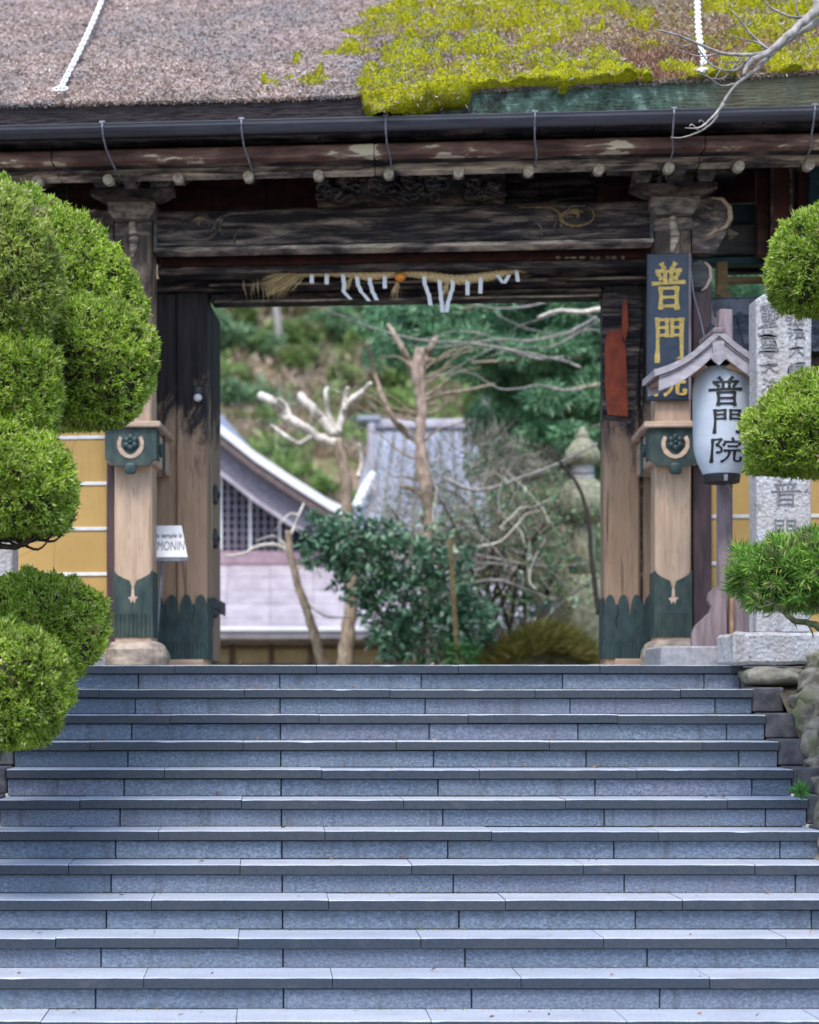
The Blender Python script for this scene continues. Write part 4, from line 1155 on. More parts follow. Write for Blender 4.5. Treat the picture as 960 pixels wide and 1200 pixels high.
GLYPH = {
 '普': [[(.29,.98),(.36,.87)], [(.70,.99),(.60,.86)], [(.13,.81),(.5,.815),(.87,.83)], [(.40,.82),(.40,.58)], [(.59,.82),(.58,.58)], [(.20,.75),(.28,.64)], [(.79,.76),(.71,.64)],
        [(.02,.54),(.5,.55),(.98,.57)], [(.26,.45),(.27,.22),(.26,-.01)], [(.26,.43),(.5,.435),(.75,.44)], [(.75,.45),(.745,.2),(.755,-.02)], [(.28,.235),(.72,.24)], [(.28,.04),(.74,.045)]],
 '門': [[(.10,.98),(.11,.5),(.09,.0)], [(.10,.94),(.42,.95)], [(.42,.96),(.415,.57)], [(.12,.77),(.40,.775)], [(.12,.595),(.41,.60)], [(.59,.96),(.59,.57)], [(.59,.94),(.91,.95)],
        [(.91,.97),(.905,.5),(.91,.07),(.87,.02),(.79,.07)], [(.60,.77),(.89,.775)], [(.60,.595),(.89,.60)]],
 '院': [[(.09,.95),(.085,.5),(.09,-.01)], [(.09,.93),(.20,.94),(.33,.95)], [(.33,.95),(.27,.82),(.20,.70)], [(.20,.70),(.30,.62),(.35,.50),(.31,.40),(.21,.39)], [(.66,1.0),(.69,.90)], [(.44,.85),(.43,.76),(.39,.69)],
        [(.43,.83),(.68,.835),(.93,.85)], [(.93,.85),(.92,.78),(.87,.71)], [(.53,.64),(.83,.65)], [(.42,.46),(.7,.47),(.97,.49)], [(.58,.46),(.56,.26),(.48,.11),(.36,.0)], [(.75,.47),(.74,.14),(.78,.05),(.88,.03),(.96,.06),(.96,.20)]]}
def brush(ch, x0, x1, z0, z1, w, name, mat, parent, thick=.003, wd=.085, warp=None, seed=0):
    q = random.Random(ord(ch)+seed); mb = MB(); S = (x1-x0); Hh = (z1-z0); wdm = wd*min(S, Hh)
    for si, st in enumerate(GLYPH[ch]):
        P_ = [Vector((x0+a*S, 0, z0+b*Hh)) for a, b in st]
        cp = cat(P_, 7); n = len(cp); L = []; Rr = []
        for i, p in enumerate(cp):
            d = (cp[min(i+1, n-1)]-cp[max(i-1, 0)]).normalized(); nn_ = Vector((-d.z, 0, d.x)); t = i/(n-1)
            horiz = abs(d.x) > abs(d.z)
            k = (1.12-.45*math.sin(PI*t)+.12*t)*(.78 if horiz else 1.0)*q.uniform(.93, 1.07)
            if i == 0: p = p-d*wdm*.18
            if i == n-1: p = p+d*wdm*.22; k *= .72
            L.append(p+nn_*wdm*k*.5); Rr.append(p-nn_*wdm*k*.5)
        y1 = w-thick-si*.00012
        vv = []
        for a, b in zip(L, Rr):
            for v in (a, b):
                vv.append(Vector((v.x, y1, v.z)))
            for v in (a, b): vv.append(Vector((v.x, w, v.z)))
        if warp: vv = [warp(v) for v in vv]
        fs = []
        for i in range(n-1):
            o = 4*i; fs += [(o, o+1, o+5, o+4), (o+2, o+6, o+7, o+3), (o, o+4, o+6, o+2), (o+1, o+3, o+7, o+5)]
        fs += [(0, 2, 3, 1), (4*n-4, 4*n-3, 4*n-1, 4*n-2)]
        mb.add(vv, fs)
    o = mb.build(name, mat, parent)
    bm = bmesh.new(); bm.from_mesh(o.data); bmesh.ops.recalc_face_normals(bm, faces=bm.faces); bm.to_mesh(o.data); bm.free()
    return o
# ------------------------------------------------------------------ signboard on the right front pillar
w_ = -.055
x0, x1 = GU(759, w_), GU(808, w_); z0, z1 = GZ(469, w_, 784), GZ(297, w_, 784)
board = thing('signboard', 'tall navy blue board with gold characters hung on the right gate pillar', 'sign', ((x0+x1)/2, w_, z0), 'G')
MB().box(x0, x1, w_, w_+.035, z0, z1, .006).build('board', M['sign_navy'], board)
for a, b in ((x0-.004, x0+.006), (x1-.006, x1+.012)):
    MB().box(a, b, w_-.006, w_+.036, z0, z1, .002).build('frame_edge', M['mauve_board'] if a > x0 else M['sign_navy'], board)
for ch, ya, yb, xa, xb in (('普', 308, 361, 764, 803), ('門', 372, 424, 767, 802), ('院', 432, 463, 765, 804)):
    brush(ch, GU(xa, w_), GU(xb, w_), GZ(yb, w_, 784), GZ(ya, w_, 784), w_, 'gold_character', M['gold_leaf'], board, .006, .15 if ch != '門' else .16)
MB().tube([gl(808, 300, -.07), gl(813, 345, -.085), gl(822, 378, -.1), gl(829, 410, -.15)], .004, 6).single('hanging_wire', M['pale_steel'], 'thin pale wire running down beside the navy signboard', 'wire', gl(829, 410, -.15), 'G')
# ------------------------------------------------------------------ straw rope over the opening
RW = .40
rope = thing('straw_rope', 'twisted straw rope with white paper streamers slung under the gate beam', 'rope', gl(465, 330, RW), 'G')
pathpx = [(345, 318), (370, 317), (400, 318), (430, 322), (452, 320), (470, 318), (490, 320), (512, 325), (535, 328), (558, 326), (580, 322), (600, 316), (612, 312)]
cl_ = cat([gl(x, y, RW) for x, y in pathpx], 14)
for s_ in range(3):
    pts = []; rs = []
    for i, p in enumerate(cl_):
        a = 2*PI*s_/3 + i*.52; r_ = .020*(1.15-.35*i/len(cl_))
        pts.append(p+Vector((0, math.cos(a)*r_, math.sin(a)*r_))); rs.append(.022*(1.15-.3*i/len(cl_)))
    MB().tube(pts, rs, 7).build('strand', M['straw'], rope, smooth=True)
n = 700
t = rng.uniform(0, 1, n)
a0 = np.array(gl(352, 318, RW)); a1 = np.array(gl(316, 327, RW))
V, Fc = sprigs(np.tile(a0, (n, 1))+rng.normal(size=(n, 3))*.018, np.tile(unit(np.array([a1-a0]))+np.array([[0, 0, -.25]]), (n, 1)), .24, .006, 1, .17)
o = link_mesh(np_mesh('straw_tassel', V-np.array(OFF[rope.name]), Fc), 'straw_tassel', M['straw'], rope)
n = 160; a0 = np.array(gl(604, 315, RW)); a1 = np.array(gl(619, 308, RW))
V, Fc = sprigs(np.tile(a0, (n, 1))+rng.normal(size=(n, 3))*.016, np.tile(unit(np.array([a1-a0])), (n, 1)), .10, .006, 1, .25)
link_mesh(np_mesh('straw_tassel', V-np.array(OFF[rope.name]), Fc), 'straw_tassel', M['straw'], rope)
n = 40; a0 = np.array(gl(320, 328, RW))
V, Fc = sprigs(a0+rng.normal(size=(n, 3))*np.array([.09, .02, .015]), np.tile(np.array([[0., 0, -1]]), (n, 1)), .15, .003, 1, .12)
link_mesh(np_mesh('loose_straw', V-np.array(OFF[rope.name]), Fc), 'loose_straw', M['straw'], rope)['kind'] = 'stuff'
def streamer(x, y, segs, wd=.030):
    """a folded zigzag paper: segs = list of (dx, dy) in photo pixels"""
    mb = MB(); cx_, cy_ = x, y
    for i, (dx, dy) in enumerate(segs):
        p = gl(cx_, cy_, RW-.03-.006*i); q_ = gl(cx_+dx, cy_+dy, RW-.03-.006*i); sdx = Vector((wd/2, .004, 0))
        e = Vector((0, .0015, 0))
        mb.add([p-sdx, p+sdx, q_+sdx, q_-sdx, p-sdx+e, p+sdx+e, q_+sdx+e, q_-sdx+e], [(0, 3, 2, 1), (4, 5, 6, 7), (0, 1, 5, 4), (1, 2, 6, 5), (2, 3, 7, 6), (3, 0, 4, 7)])
        cx_ += dx+(.8 if dx >= 0 else -.8); cy_ += dy-.6
    return mb.build('paper_streamer', M['white_paint'], rope)
for x, y, sg in ((365.5, 314, [(0, 18)]), (383, 316, [(0, 17)]), (402, 320, [(1, 12), (-1, 10), (9, 10)]), (418, 322, [(2, 14), (3, 8), (8, 10)]), (433, 322, [(1, 12), (2, 10), (4, 9)]), (451, 319, [(0, 19)]),
                 (497, 321, [(1, 14), (3, 10), (2, 14)]), (515, 325, [(1, 16), (0, 12), (1, 14)]), (531, 327, [(-1, 14), (-3, 12), (-2, 14)]), (548, 327, [(0, 19)]), (563.5, 325, [(-.5, 19)]), (583, 322, [(7, 10)]), (597, 322, [(-6, 10)]), (605, 313, [(2, 17)])):
    streamer(x, y, sg)
for x0_, y0_, x1_, y1_ in ((414, 322, 406, 338), (467, 326, 462, 348), (526, 328, 519, 346)):
    n = 40; a0 = np.array(gl(x0_, y0_, RW-.02)); a1 = np.array(gl(x1_, y1_, RW-.02)); L_ = float(np.linalg.norm(a1-a0))
    V, Fc = sprigs(np.tile(a0, (n, 1)), np.tile(unit(np.array([a1-a0])), (n, 1)), L_, .007, 1, .12)
    link_mesh(np_mesh('straw_tuft', V-np.array(OFF[rope.name]), Fc), 'straw_tuft', M['straw'], rope)
MB().lump(gl(469, 325, RW-.045), (.040, .035, .034), 2, .02, 14, 10).build('orange', M['orange_peel'], rope, smooth=True)
n = 14; a0 = np.array(gl(468, 319, RW-.045))
V, Fc = sprigs(np.tile(a0, (n, 1)), np.tile(np.array([[-.2, -.3, .5]]), (n, 1)), .07, .03, 1, .7)
link_mesh(np_mesh('orange_leaf', V-np.array(OFF[rope.name]), Fc), 'orange_leaf', M['camellia'], rope)
# ------------------------------------------------------------------ small lamp on the left main post
p = gl(232, 466, MAINW-.08)
lampt = thing('spot_lamp', 'small white globe lamp on a black socket at the top of the left main post', 'lamp', p, 'G')
MB().lump((p[0], p[1], p[2]), (.032, .032, .030), 1, 0, 14, 10).build('globe', M['white_paint'], lampt, smooth=True)
MB().lathe([(.012, .025), (.03, .03), (.032, .075), (.015, .085)], (p[0], p[1], p[2]), 14).build('socket', M['dark_iron'], lampt)
MB().tube([(p[0], p[1], p[2]+.08), (p[0], MAINW-.002, p[2]+.10)], .008, 6).build('bracket', M['dark_iron'], lampt)
# ------------------------------------------------------------------ white name board on its stake behind the left pillar
sw = .34
nb_ = thing('name_board', 'tilted white board reading This temple is FUMONIN on a thin steel stake', 'sign', (GU(187, sw), sw, .0), 'G')
xa0, xa1, xb1 = GU(140, sw), GU(213, sw), GU(222, sw); zt, zb = GZ(616, sw, 195), GZ(655, sw, 195)
xb0 = GU(136, sw-.06)
tiltw = .10
mb = MB().add([(xb0, sw-tiltw, zb), (xb1, sw-tiltw, zb), (xa1, sw+.0, zt), (xa0, sw+.0, zt), (xb0, sw-tiltw+.004, zb-.016), (xb1, sw-tiltw+.004, zb-.016), (xa1, sw+.006, zt-.016), (xa0, sw+.006, zt-.016)],
              [(0, 1, 2, 3), (7, 6, 5, 4), (0, 4, 5, 1), (1, 5, 6, 2), (2, 6, 7, 3), (3, 7, 4, 0)])
mb.build('board', M['white_paint'], nb_)
MB().box(xb0-.004, xb1+.004, sw-tiltw-.012, sw-tiltw, zb-.026, zb+.006, .002).build('board_lip', M['pale_steel'], nb_)
def tiltf(v):
    k = (v.z-zb)/(zt-zb); return Vector((v.x, sw-tiltw*(1-k)+(v.y-0)-.0015, v.z))
for txt, ya, yb, xs_, xe_, off in (('This temple is', 625, 632.5, 176.5, 214, .006), ('FUMONIN', 635, 646, 175, 217.5, .0)):
    lettering(txt, GU(xs_, sw), GU(xe_, sw), GZ(yb, sw, 195), GZ(ya, sw, 195), 0, 'sign_text', M['black_ink'] if 'This' in txt else M['worn_ink'], nb_, .0015, off, warp=tiltf)
MB().tube([gl(183, 752, sw), gl(190, 657, sw), (GU(190, sw), sw-.01, zb-.01)], .012, 8).build('stake', M['pale_steel'], nb_)
# ------------------------------------------------------------------ paper lantern and its roofed stand
LD = 12.42
lb = wp(852, 779, LD)
stand = thing('lantern_stand', 'wooden post with little gabled roof and carved foot boards that holds the lantern', 'lantern stand', (lb[0], LD+.18, 0))
PX = lambda x, D: (x-CX)/F*D
PZ = lambda y, D: ZC+(HY-y)/F*D
D2 = LD+.16
MB().box(PX(843, D2), PX(859, D2), D2, D2+.09, .10, PZ(362, D2), .008).build('post', M['mauve_board'], stand)
# roof: curved gable, front verge
D1 = LD-.26
cxr = 843
prof = []
for t in np.linspace(-1, 1, 25):
    x = cxr+t*76 if t < 0 else cxr+t*84
    y = 386+46*(1-(1-abs(t))**1.75) if True else 0
    y = 386+47*abs(t)**.80 - 3.5*math.sin(abs(t)*PI)*0
    yy = 386 + 48*(abs(t) + .16*math.sin(abs(t)*PI))
    prof.append((x, yy))
def band(y_off0, y_off1, t0=0, t1=25):
    up = [(PX(x, D1), PZ(y+y_off0, D1)) for x, y in prof[t0:t1]]
    dn = [(PX(x, D1), PZ(y+y_off1, D1)) for x, y in prof[t0:t1]][::-1]
    return up+dn
MB().prism(band(-1, 7), D1, D1+.40).build('roof_shell', M['mauve_roof'], stand)
MB().prism(band(7.3, 10.5, 1, 24), D1+.012, D1+.39).build('roof_underlayer', M['mauve_board'], stand)
MB().prism(band(10.8, 25, 1, 24), D1+.022, D1+.05).build('verge_board', M['mauve_roof'], stand)
MB().prism(band(10.8, 22, 1, 24), D1+.36, D1+.385).build('verge_board', M['mauve_roof'], stand)
MB().prism([(PX(x, D1), PZ(y, D1)) for x, y in ((835, 399), (849, 399), (850, 414), (853, 419), (848, 423), (843, 428), (837, 423), (833, 419), (836, 414))], D1+.004, D1+.0215).build('gable_pendant', M['mauve_roof'], stand)
MB().box(PX(836, D1), PX(850, D1), D1-.006, D1+.41, PZ(391, D1), PZ(383.5, D1), .01).build('ridge_piece', M['mauve_board'], stand)
for s_ in (-1, 1):
    MB().prism([(PX(cxr+s_*10, D1), PZ(428, D1)), (PX(cxr+s_*68, D1), PZ(445, D1)), (PX(cxr+s_*68, D1), PZ(441, D1)), (PX(cxr+s_*34, D1), PZ(424, D1)), (PX(cxr+s_*20, D1), PZ(420, D1))], D1+.07, D1+.35).build('roof_ceiling', M['amber_wood'], stand)
MB().box(PX(800, D1), PX(905, D1), LD-.03, LD+.03, PZ(427, LD), PZ(421, LD), .004).build('cross_arm', M['purple_brown_post'], stand)
# foot boards with cloud outline
ft = [(810, 757), (811, 742), (815, 733), (824, 725), (831, 718), (833, 711), (829, 704), (830, 696), (836, 690), (843, 688), (850, 690), (851, 757)]
MB().prism([(PX(x, D2-.07), PZ(y, D2-.07)) for x, y in ft], D2-.09, D2-.04).build('foot_board', M['mauve_board'], stand, 'weathered foot board with cloud shaped outline')
ft = [(x if False else 1704-x, y) for x, y in ft]
MB().prism([(PX(x, D2-.03), PZ(y, D2-.03)) for x, y in ft], D2-.06, D2-.012).build('foot_board', M['mauve_board'], stand, 'weathered foot board with cloud shaped outline')
MB().box(PX(851, D2), PX(855, D2), D2-.115, D2-.092, .12, PZ(692, D2), .003).build('foot_batten', M['amber_wood'], stand)
MB().box(PX(768, D2), PX(843, D2), D2-.19, D2+.35, -.01, PZ(757, D2-.19), .012).build('stone_plinth', M['smooth_grey_stone'], stand)
MB().box(PX(843, D2)+.003, PX(866, D2), D2-.14, D2+.30, -.01, PZ(757, D2-.14), .012).build('stone_plinth', M['kerb_stone'], stand)
MB().tube([wp(856, 585, D2-.01), wp(856, 574, D2-.06), wp(852, 566, LD)], .008, 6).build('hook', M['pale_steel'], stand)
# lantern
lcx, lr = PX(845.5, LD), (879-812)/2/F*LD
zt_, zb_ = PZ(432, LD), PZ(557, LD)
lan = thing('paper_lantern', 'white paper lantern with black brushed characters hanging under the little roof', 'lantern', (lcx, LD, zb_))
def lrad(z):
    t = (z-zb_)/(zt_-zb_)
    e = min(t/.30, 1) if t < .5 else min((1-t)/.22, 1)
    k = .66 if t < .5 else .74
    base = k+(1-k)*math.sin(e*PI/2)
    return lr*base*(1-.05*max(0, .55-t)/.55)
prof = []; nr_ = 46
for i in range(nr_*2+1):
    z = zb_+(zt_-zb_)*i/(nr_*2)
    prof.append((lrad(z)-(.0045 if i % 2 else 0), z))
MB().lathe(prof, (lcx, LD, 0), 56).build('paper_shell', M['paper'], lan, smooth=True)
MB().lathe([(lr*.60, zb_-.052), (lr*.62, zb_-.05), (lr*.66, zb_+.002), (lr*.60, zb_+.004)], (lcx, LD, 0), 40).build('bottom_ring', M['black_ink'], lan, smooth=False)
MB().lathe([(lr*.66, zt_-.004), (lr*.74, zt_-.002), (lr*.70, zt_+.035), (lr*.6, zt_+.036)], (lcx, LD, 0), 40).build('top_ring', M['black_ink'], lan)
MB().box(lcx-.012, lcx+.012, LD-lr*.63-.004, LD-lr*.63+.004, zb_-.05, zb_-.005, .001).build('ring_clasp', M['pale_steel'], lan)
def lwarp(v):
    dx = v.x-lcx; r_ = lrad(v.z)+.0010
    return Vector((v.x, LD-math.sqrt(max(1e-6, r_*r_-dx*dx))+v.y, v.z))
for ch, xa, xb, ya, yb in (('普', 832, 871, 441, 474), ('門', 835, 871, 479, 507), ('院', 833, 872, 513, 540)):
    brush(ch, PX(xa, LD-lr), PX(xb, LD-lr), PZ(yb, LD-lr), PZ(ya, LD-lr), 0, 'brushed_character', M['black_ink'], lan, .0016, .13, warp=lwarp)
# ------------------------------------------------------------------ granite pillar on the right
GD = 11.95
gp_ = thing('stone_pillar', 'tall pale granite pillar with carved characters right of the lantern', 'stone pillar', (PX(915, GD), GD+.18, 0))
x0, x1 = PX(887, GD), PX(951, GD)
zb2, zt2 = PZ(741, GD), PZ(350, GD)
mb = MB(); dpt = .20
mb.prism([(x0, zb2), (x1, zb2), (x1, zt2), (x1-.05, zt2+.03), (x0+.05, zt2+.03), (x0, zt2)], GD, GD+dpt)
bm = bmesh.new(); me = mb.mesh('t', (0, 0, 0)); bm.from_mesh(me)
bmesh.ops.bevel(bm, geom=bm.edges[:], offset=.008, segments=1, affect='EDGES')
bmesh.ops.subdivide_edges(bm, edges=[e for e in bm.edges if e.calc_length() > .3], cuts=14, use_grid_fill=True)
from mathutils import noise as mn
for v in bm.verts:
    v.co += Vector((mn.noise(v.co*3), mn.noise(v.co*3+Vector((9, 0, 0)))*.4, 0))*.004 - OFF[gp_.name]
bm.normal_update(); me2 = bpy.data.meshes.new('shaft'); bm.to_mesh(me2); bm.free(); bpy.data.meshes.remove(me)
link_mesh(me2, 'shaft', M['pale_granite'], gp_)
for ch, xa, xb, ya, yb in (('靈', 890, 913, 357, 384), ('尊', 889, 912, 388, 420), ('大', 891, 912, 423, 438), ('法', 892, 912, 444, 462), ('弘', 921, 942, 367, 382), ('法', 922, 943, 384, 398), ('大', 924, 942, 402, 418), ('師', 923, 943, 424, 442), ('普', 903, 938, 562, 592), ('門', 906, 934, 608, 640), ('院', 905, 936, 650, 680)):
    if ch in GLYPH: brush(ch, PX(xa, GD), PX(xb, GD), PZ(yb, GD), PZ(ya, GD), GD-.002, 'carved_character', M['worn_ink'], gp_, .003, .075, seed=3)
    else: lettering(ch, PX(xa, GD), PX(xb, GD), PZ(yb, GD), PZ(ya, GD), GD-.002, 'carved_character', M['worn_ink'], gp_, .003, 0, brush=.05, seed=ya)
bx0 = PX(860, GD-.1)
mb = MB(); mb.box(bx0, PX(1010, GD), GD-.10, GD+dpt+.16, .0, zb2-.003, .022)
me = mb.mesh('t', (0, 0, 0)); bm = bmesh.new(); bm.from_mesh(me)
bmesh.ops.subdivide_edges(bm, edges=[e for e in bm.edges if e.calc_length() > .1], cuts=9, use_grid_fill=True)
for v in bm.verts: v.co += Vector((mn.noise(v.co*7), mn.noise(v.co*7+Vector((9, 0, 0))), mn.noise(v.co*7+Vector((0, 9, 0)))))*.012 - OFF[gp_.name]
bm.normal_update(); me2 = bpy.data.meshes.new('pedestal'); bm.to_mesh(me2); bm.free(); bpy.data.meshes.remove(me)
link_mesh(me2, 'pedestal', M['pale_granite'], gp_)
MB().lump((PX(914, 11.75), 11.98, -.075), (.195, .24, .062), 4, .10, 22, 12, sq=.6).build('footing_stone', M['rock'], gp_, smooth=True)
# granite post on the left edge
gp2 = thing('granite_post', 'low pale granite post at the left edge below the clipped pads', 'stone post', (PX(-8, 12.6), 12.7, 0))
MB().box(PX(-45, 12.6), PX(15, 12.6), 12.6, 12.9, -.02, PZ(600, 12.6), .012).build('shaft', M['pale_granite'], gp2)
MB().box(PX(-55, 12.6), PX(22, 12.6), 12.5, 13.0, -.02, .14, .012).build('pedestal', M['pale_granite'], gp2)
# ------------------------------------------------------------------ boulders beside the stairs, right
bank = thing('rock_wall', 'piled mossy field stones retaining the bank right of the stairs', 'rock wall', (PX(955, 11.3), 11.3, -.9))
q = random.Random(21)
for i, (x, y, D, rx, rz) in enumerate(((962, 775, 11.7, .14, .10), (948, 795, 11.55, .10, .08), (975, 800, 11.5, .16, .11), (955, 822, 11.35, .15, .12), (938, 838, 11.3, .07, .10), (985, 840, 11.2, .18, .13), (957, 858, 11.1, .12, .11),
                                        (940, 868, 11.05, .05, .08), (972, 888, 10.95, .16, .12), (950, 895, 10.9, .08, .07), (962, 918, 10.8, .12, .10), (992, 925, 10.6, .2, .14), (970, 950, 10.45, .13, .10), (1000, 975, 10.2, .2, .14), (985, 1010, 10.0, .16, .14), (1010, 1050, 9.7, .2, .16), (1030, 1100, 9.3, .22, .18))):
    mb = MB().lump(wp(x+13, y+4, D)+Vector((0, rx, 0)), (rx*.92, rx*1.1, rz*.95), 30+i, .13, 34, 22, sq=.72)
    mb.v = [tuple(Vector(p)+Vector((mn.noise(Vector(p)*9), mn.noise(Vector(p)*9+Vector((7, 0, 0))), mn.noise(Vector(p)*9+Vector((0, 7, 0)))))*.022+mn.noise_vector(Vector(p)*28)*.006) for p in mb.v]
    mb.build('field_stone', M['rock'], bank, smooth=True)
# ------------------------------------------------------------------ safety chains lying on the roof
def chain(pts_px, name, lab, ring, n, rad, wire):
    # follow the roof surface: find the point of the slope behind each pixel
    out = []
    for x, y in pts_px:
        best = None
        for k in range(0, 460):
            v = k*.01; w = WL+v*math.cos(ALF)
            p = gl(x, y, w)
            pr, _ = roofpt(np.array([p[0]]), np.array([v]), np.array([.06]))
            dz = abs(pr[0][2]-p[2])
            if best is None or dz < best[0]: best = (dz, Vector(pr[0]))
        out.append(best[1])
    t = thing(name, lab, 'chain', out[-1], 'G')
    cp = cat(out, 40); tot = sum((cp[i+1]-cp[i]).length for i in range(len(cp)-1))
    step = tot/n; acc = 0; k = 0
    for i in range(len(cp)-1):
        L_ = (cp[i+1]-cp[i]).length
        while acc <= L_ and L_ > 0:
            p = cp[i].lerp(cp[i+1], acc/L_); d = (cp[i+1]-cp[i]).normalized()
            nrm = Vector((0, -math.sin(ALF), math.cos(ALF))); sd_ = d.cross(nrm).normalized()
            a = sd_ if k % 2 else nrm*.6+sd_*.55
            ring_pts = []
            for q_ in range(9):
                tt = 2*PI*q_/8; ring_pts.append(p+d*math.cos(tt)*step*.72+a*math.sin(tt)*rad)
            MB().tube(ring_pts, wire, 5, cap=False).build('link', M['rope_white'], t, smooth=True)
            acc += step; k += 1
        acc -= L_
    if ring:
        p = out[-1]; pts = [p+Vector((math.cos(2*PI*i/16)*.048, 0, 0))+Vector((0, math.cos(ALF), math.sin(ALF)))*(math.sin(2*PI*i/16)*.048) for i in range(17)]
        MB().tube(pts, .009, 7, cap=False).build('end_ring', M['rope_white'], t, smooth=True)
    else:
        MB().lump(out[-1], (.04, .03, .018), 3, .1, 10, 6).build('end_knot', M['rope_white'], t)
chain([(126, -14), (118, 8), (105, 38), (92, 66), (80, 90), (72, 106)], 'safety_chain', 'white chain ending in an open ring on the bare left part of the roof', True, 40, .016, .0085)
chain([(816, -14), (817, 15), (818, 38), (820, 55), (824, 70), (822, 85)], 'safety_chain', 'white knotted chain hanging over the mossy right part of the roof', False, 34, .018, .009)

# ================================================================== BEHIND THE GATE
# hall with latticed gable
hall = thing('temple_hall', 'temple hall behind the gate with pale violet lean-to roof and latticed gable', 'hall', (-1.5, 28, -1.4))
def hx(x, D): return (x-CX)/F*D
De, Dt = 26.6, 29.4
ze, zt = PZ(742, De), PZ(662, Dt)
xa, xb = hx(-60, De), hx(640, De)
nc, nr2 = 13, 5
for i in range(nc):
    for j in range(nr2):
        a = xa+(xb-xa)*i/nc; b = xa+(xb-xa)*(i+1)/nc
        t0, t1 = j/nr2, (j+1)/nr2
        y0_, y1_ = De+(Dt-De)*t0, De+(Dt-De)*t1; z0_, z1_ = ze+(zt-ze)*t0, ze+(zt-ze)*t1
        L_ = .018
        mb = MB().add([(a+.004, y0_-.03, z0_+L_), (b-.004, y0_-.03, z0_+L_), (b-.004, y1_, z1_+.002), (a+.004, y1_, z1_+.002), (a+.004, y0_-.03, z0_-.01), (b-.004, y0_-.03, z0_-.01), (b-.004, y1_, z1_-.02), (a+.004, y1_, z1_-.02)],
                      [(0, 1, 2, 3), (7, 6, 5, 4), (0, 4, 5, 1), (1, 5, 6, 2), (2, 6, 7, 3), (3, 7, 4, 0)])
        mb.build('roof_sheet', M['copper_roof'], hall)
MB().add([(xa, De, ze-.02), (xb, De, ze-.02), (xb, Dt, zt-.03), (xa, Dt, zt-.03)], [(0, 1, 2, 3)]).build('roof_deck', M['ridge_pink'], hall)
MB().box(xa, xb, De-.10, De-.04, PZ(740, De), PZ(735, De), .01).build('eave_gutter', M['white_paint'], hall)
MB().box(xa, xb, De-.045, De+.02, PZ(748, De), PZ(742, De), .01).build('eave_board', M['copper_roof'], hall)
MB().box(xa, xb, De+.05, De+.12, PZ(754, De), PZ(749, De), .005).build('eave_shadow_board', M['hall_timber'], hall)
MB().box(xa, xb, Dt-.05, Dt+.1, PZ(662, Dt), PZ(646, Dt), .02).build('ridge_strip', M['ridge_pink'], hall)
Dw = De+.9
MB().box(xa, xb, Dw, Dw+.15, -1.5, PZ(750, Dw), .005).build('plaster_wall', M['hall_plaster'], hall)
for x in (250, 272, 318, 364, 410, 456, 502, 548):
    MB().box(hx(x, Dw)-.04, hx(x, Dw)+.04, Dw-.03, Dw-.002, -1.5, PZ(750, Dw), .005).build('wall_post', M['hall_timber'], hall)
for y in (758, 779):
    MB().box(xa, xb, Dw-.045, Dw-.032, PZ(y+3, Dw), PZ(y-1, Dw), .004).build('wall_rail', M['hall_timber'], hall)
# gable: bargeboards and lattice
Dg = 29.6
top = (150, 420)
verge = [(150, 425), (205, 468), (257, 509), (300, 543), (345, 573), (385, 598), (412, 610)]
def vb(o0, o1, w0, w1, nm, mt, t1=7, smooth=False):
    up = [(hx(x, Dg), PZ(y+o0, Dg)) for x, y in verge[:t1]]; dn = [(hx(x, Dg), PZ(y+o1, Dg)) for x, y in verge[:t1]][::-1]
    MB().prism(up+dn, w0, w1).build(nm, M[mt], hall)
    upl = [(2*hx(150, Dg)-a, b) for a, b in up]; dnl = [(2*hx(150, Dg)-a, b) for a, b in dn]
    MB().prism(upl+dnl, w0, w1).build(nm, M[mt], hall)
vb(-6, 5, Dg-.75, Dg-.55, 'verge_tile', 'white_paint')
vb(5.2, 16, Dg-.70, Dg-.58, 'barge_board', 'hall_timber')
vb(16.4, 44, Dg-.5, Dg-.40, 'barge_board', 'violet_board', 6)
vb(44.5, 50, Dg-.52, Dg-.38, 'barge_moulding', 'copper_roof', 6)
up = [(hx(x, Dg), PZ(y-4, Dg)) for x, y in verge]
for s_ in (1, -1):
    mb = MB(); P0 = [((u if s_ > 0 else 2*hx(150, Dg)-u), Dg-.6, z) for u, z in up]; P1 = [(a, Dg+5, z+.0) for a, b, z in P0]
    n = len(P0); mb.add(P0+P1, [(i, i+1, i+1+n, i+n) for i in range(n-1)]); mb.build('main_roof_slope', M['slate_roof'], hall)
MB().prism([(hx(150, Dg), PZ(455, Dg)), (hx(400, Dg), PZ(650, Dg)), (hx(-100, Dg), PZ(650, Dg))], Dg, Dg+.1).build('gable_backing', M['lattice_back'], hall)
x = 216.0; k = 0
while x < 345:
    yt = 466+ (x-205)*.77 + 44
    if yt < 640:
        MB().box(hx(x, Dg)-.022, hx(x, Dg)+.022, Dg-.07, Dg-.03, PZ(645, Dg), PZ(yt, Dg), .004).build('lattice_bar', M['white_paint'] if k % 4 == 1 else M['violet_board'], hall)
    x += 8.6; k += 1
y = 640.0
while y > 540:
    xr = 205+(y-44-466)/.77
    MB().box(hx(160, Dg), hx(min(345, xr), Dg), Dg-.03, Dg-.012, PZ(y, Dg)-.02, PZ(y, Dg)+.02, .004).build('lattice_bar', M['violet_board'], hall)
    y -= 9.2
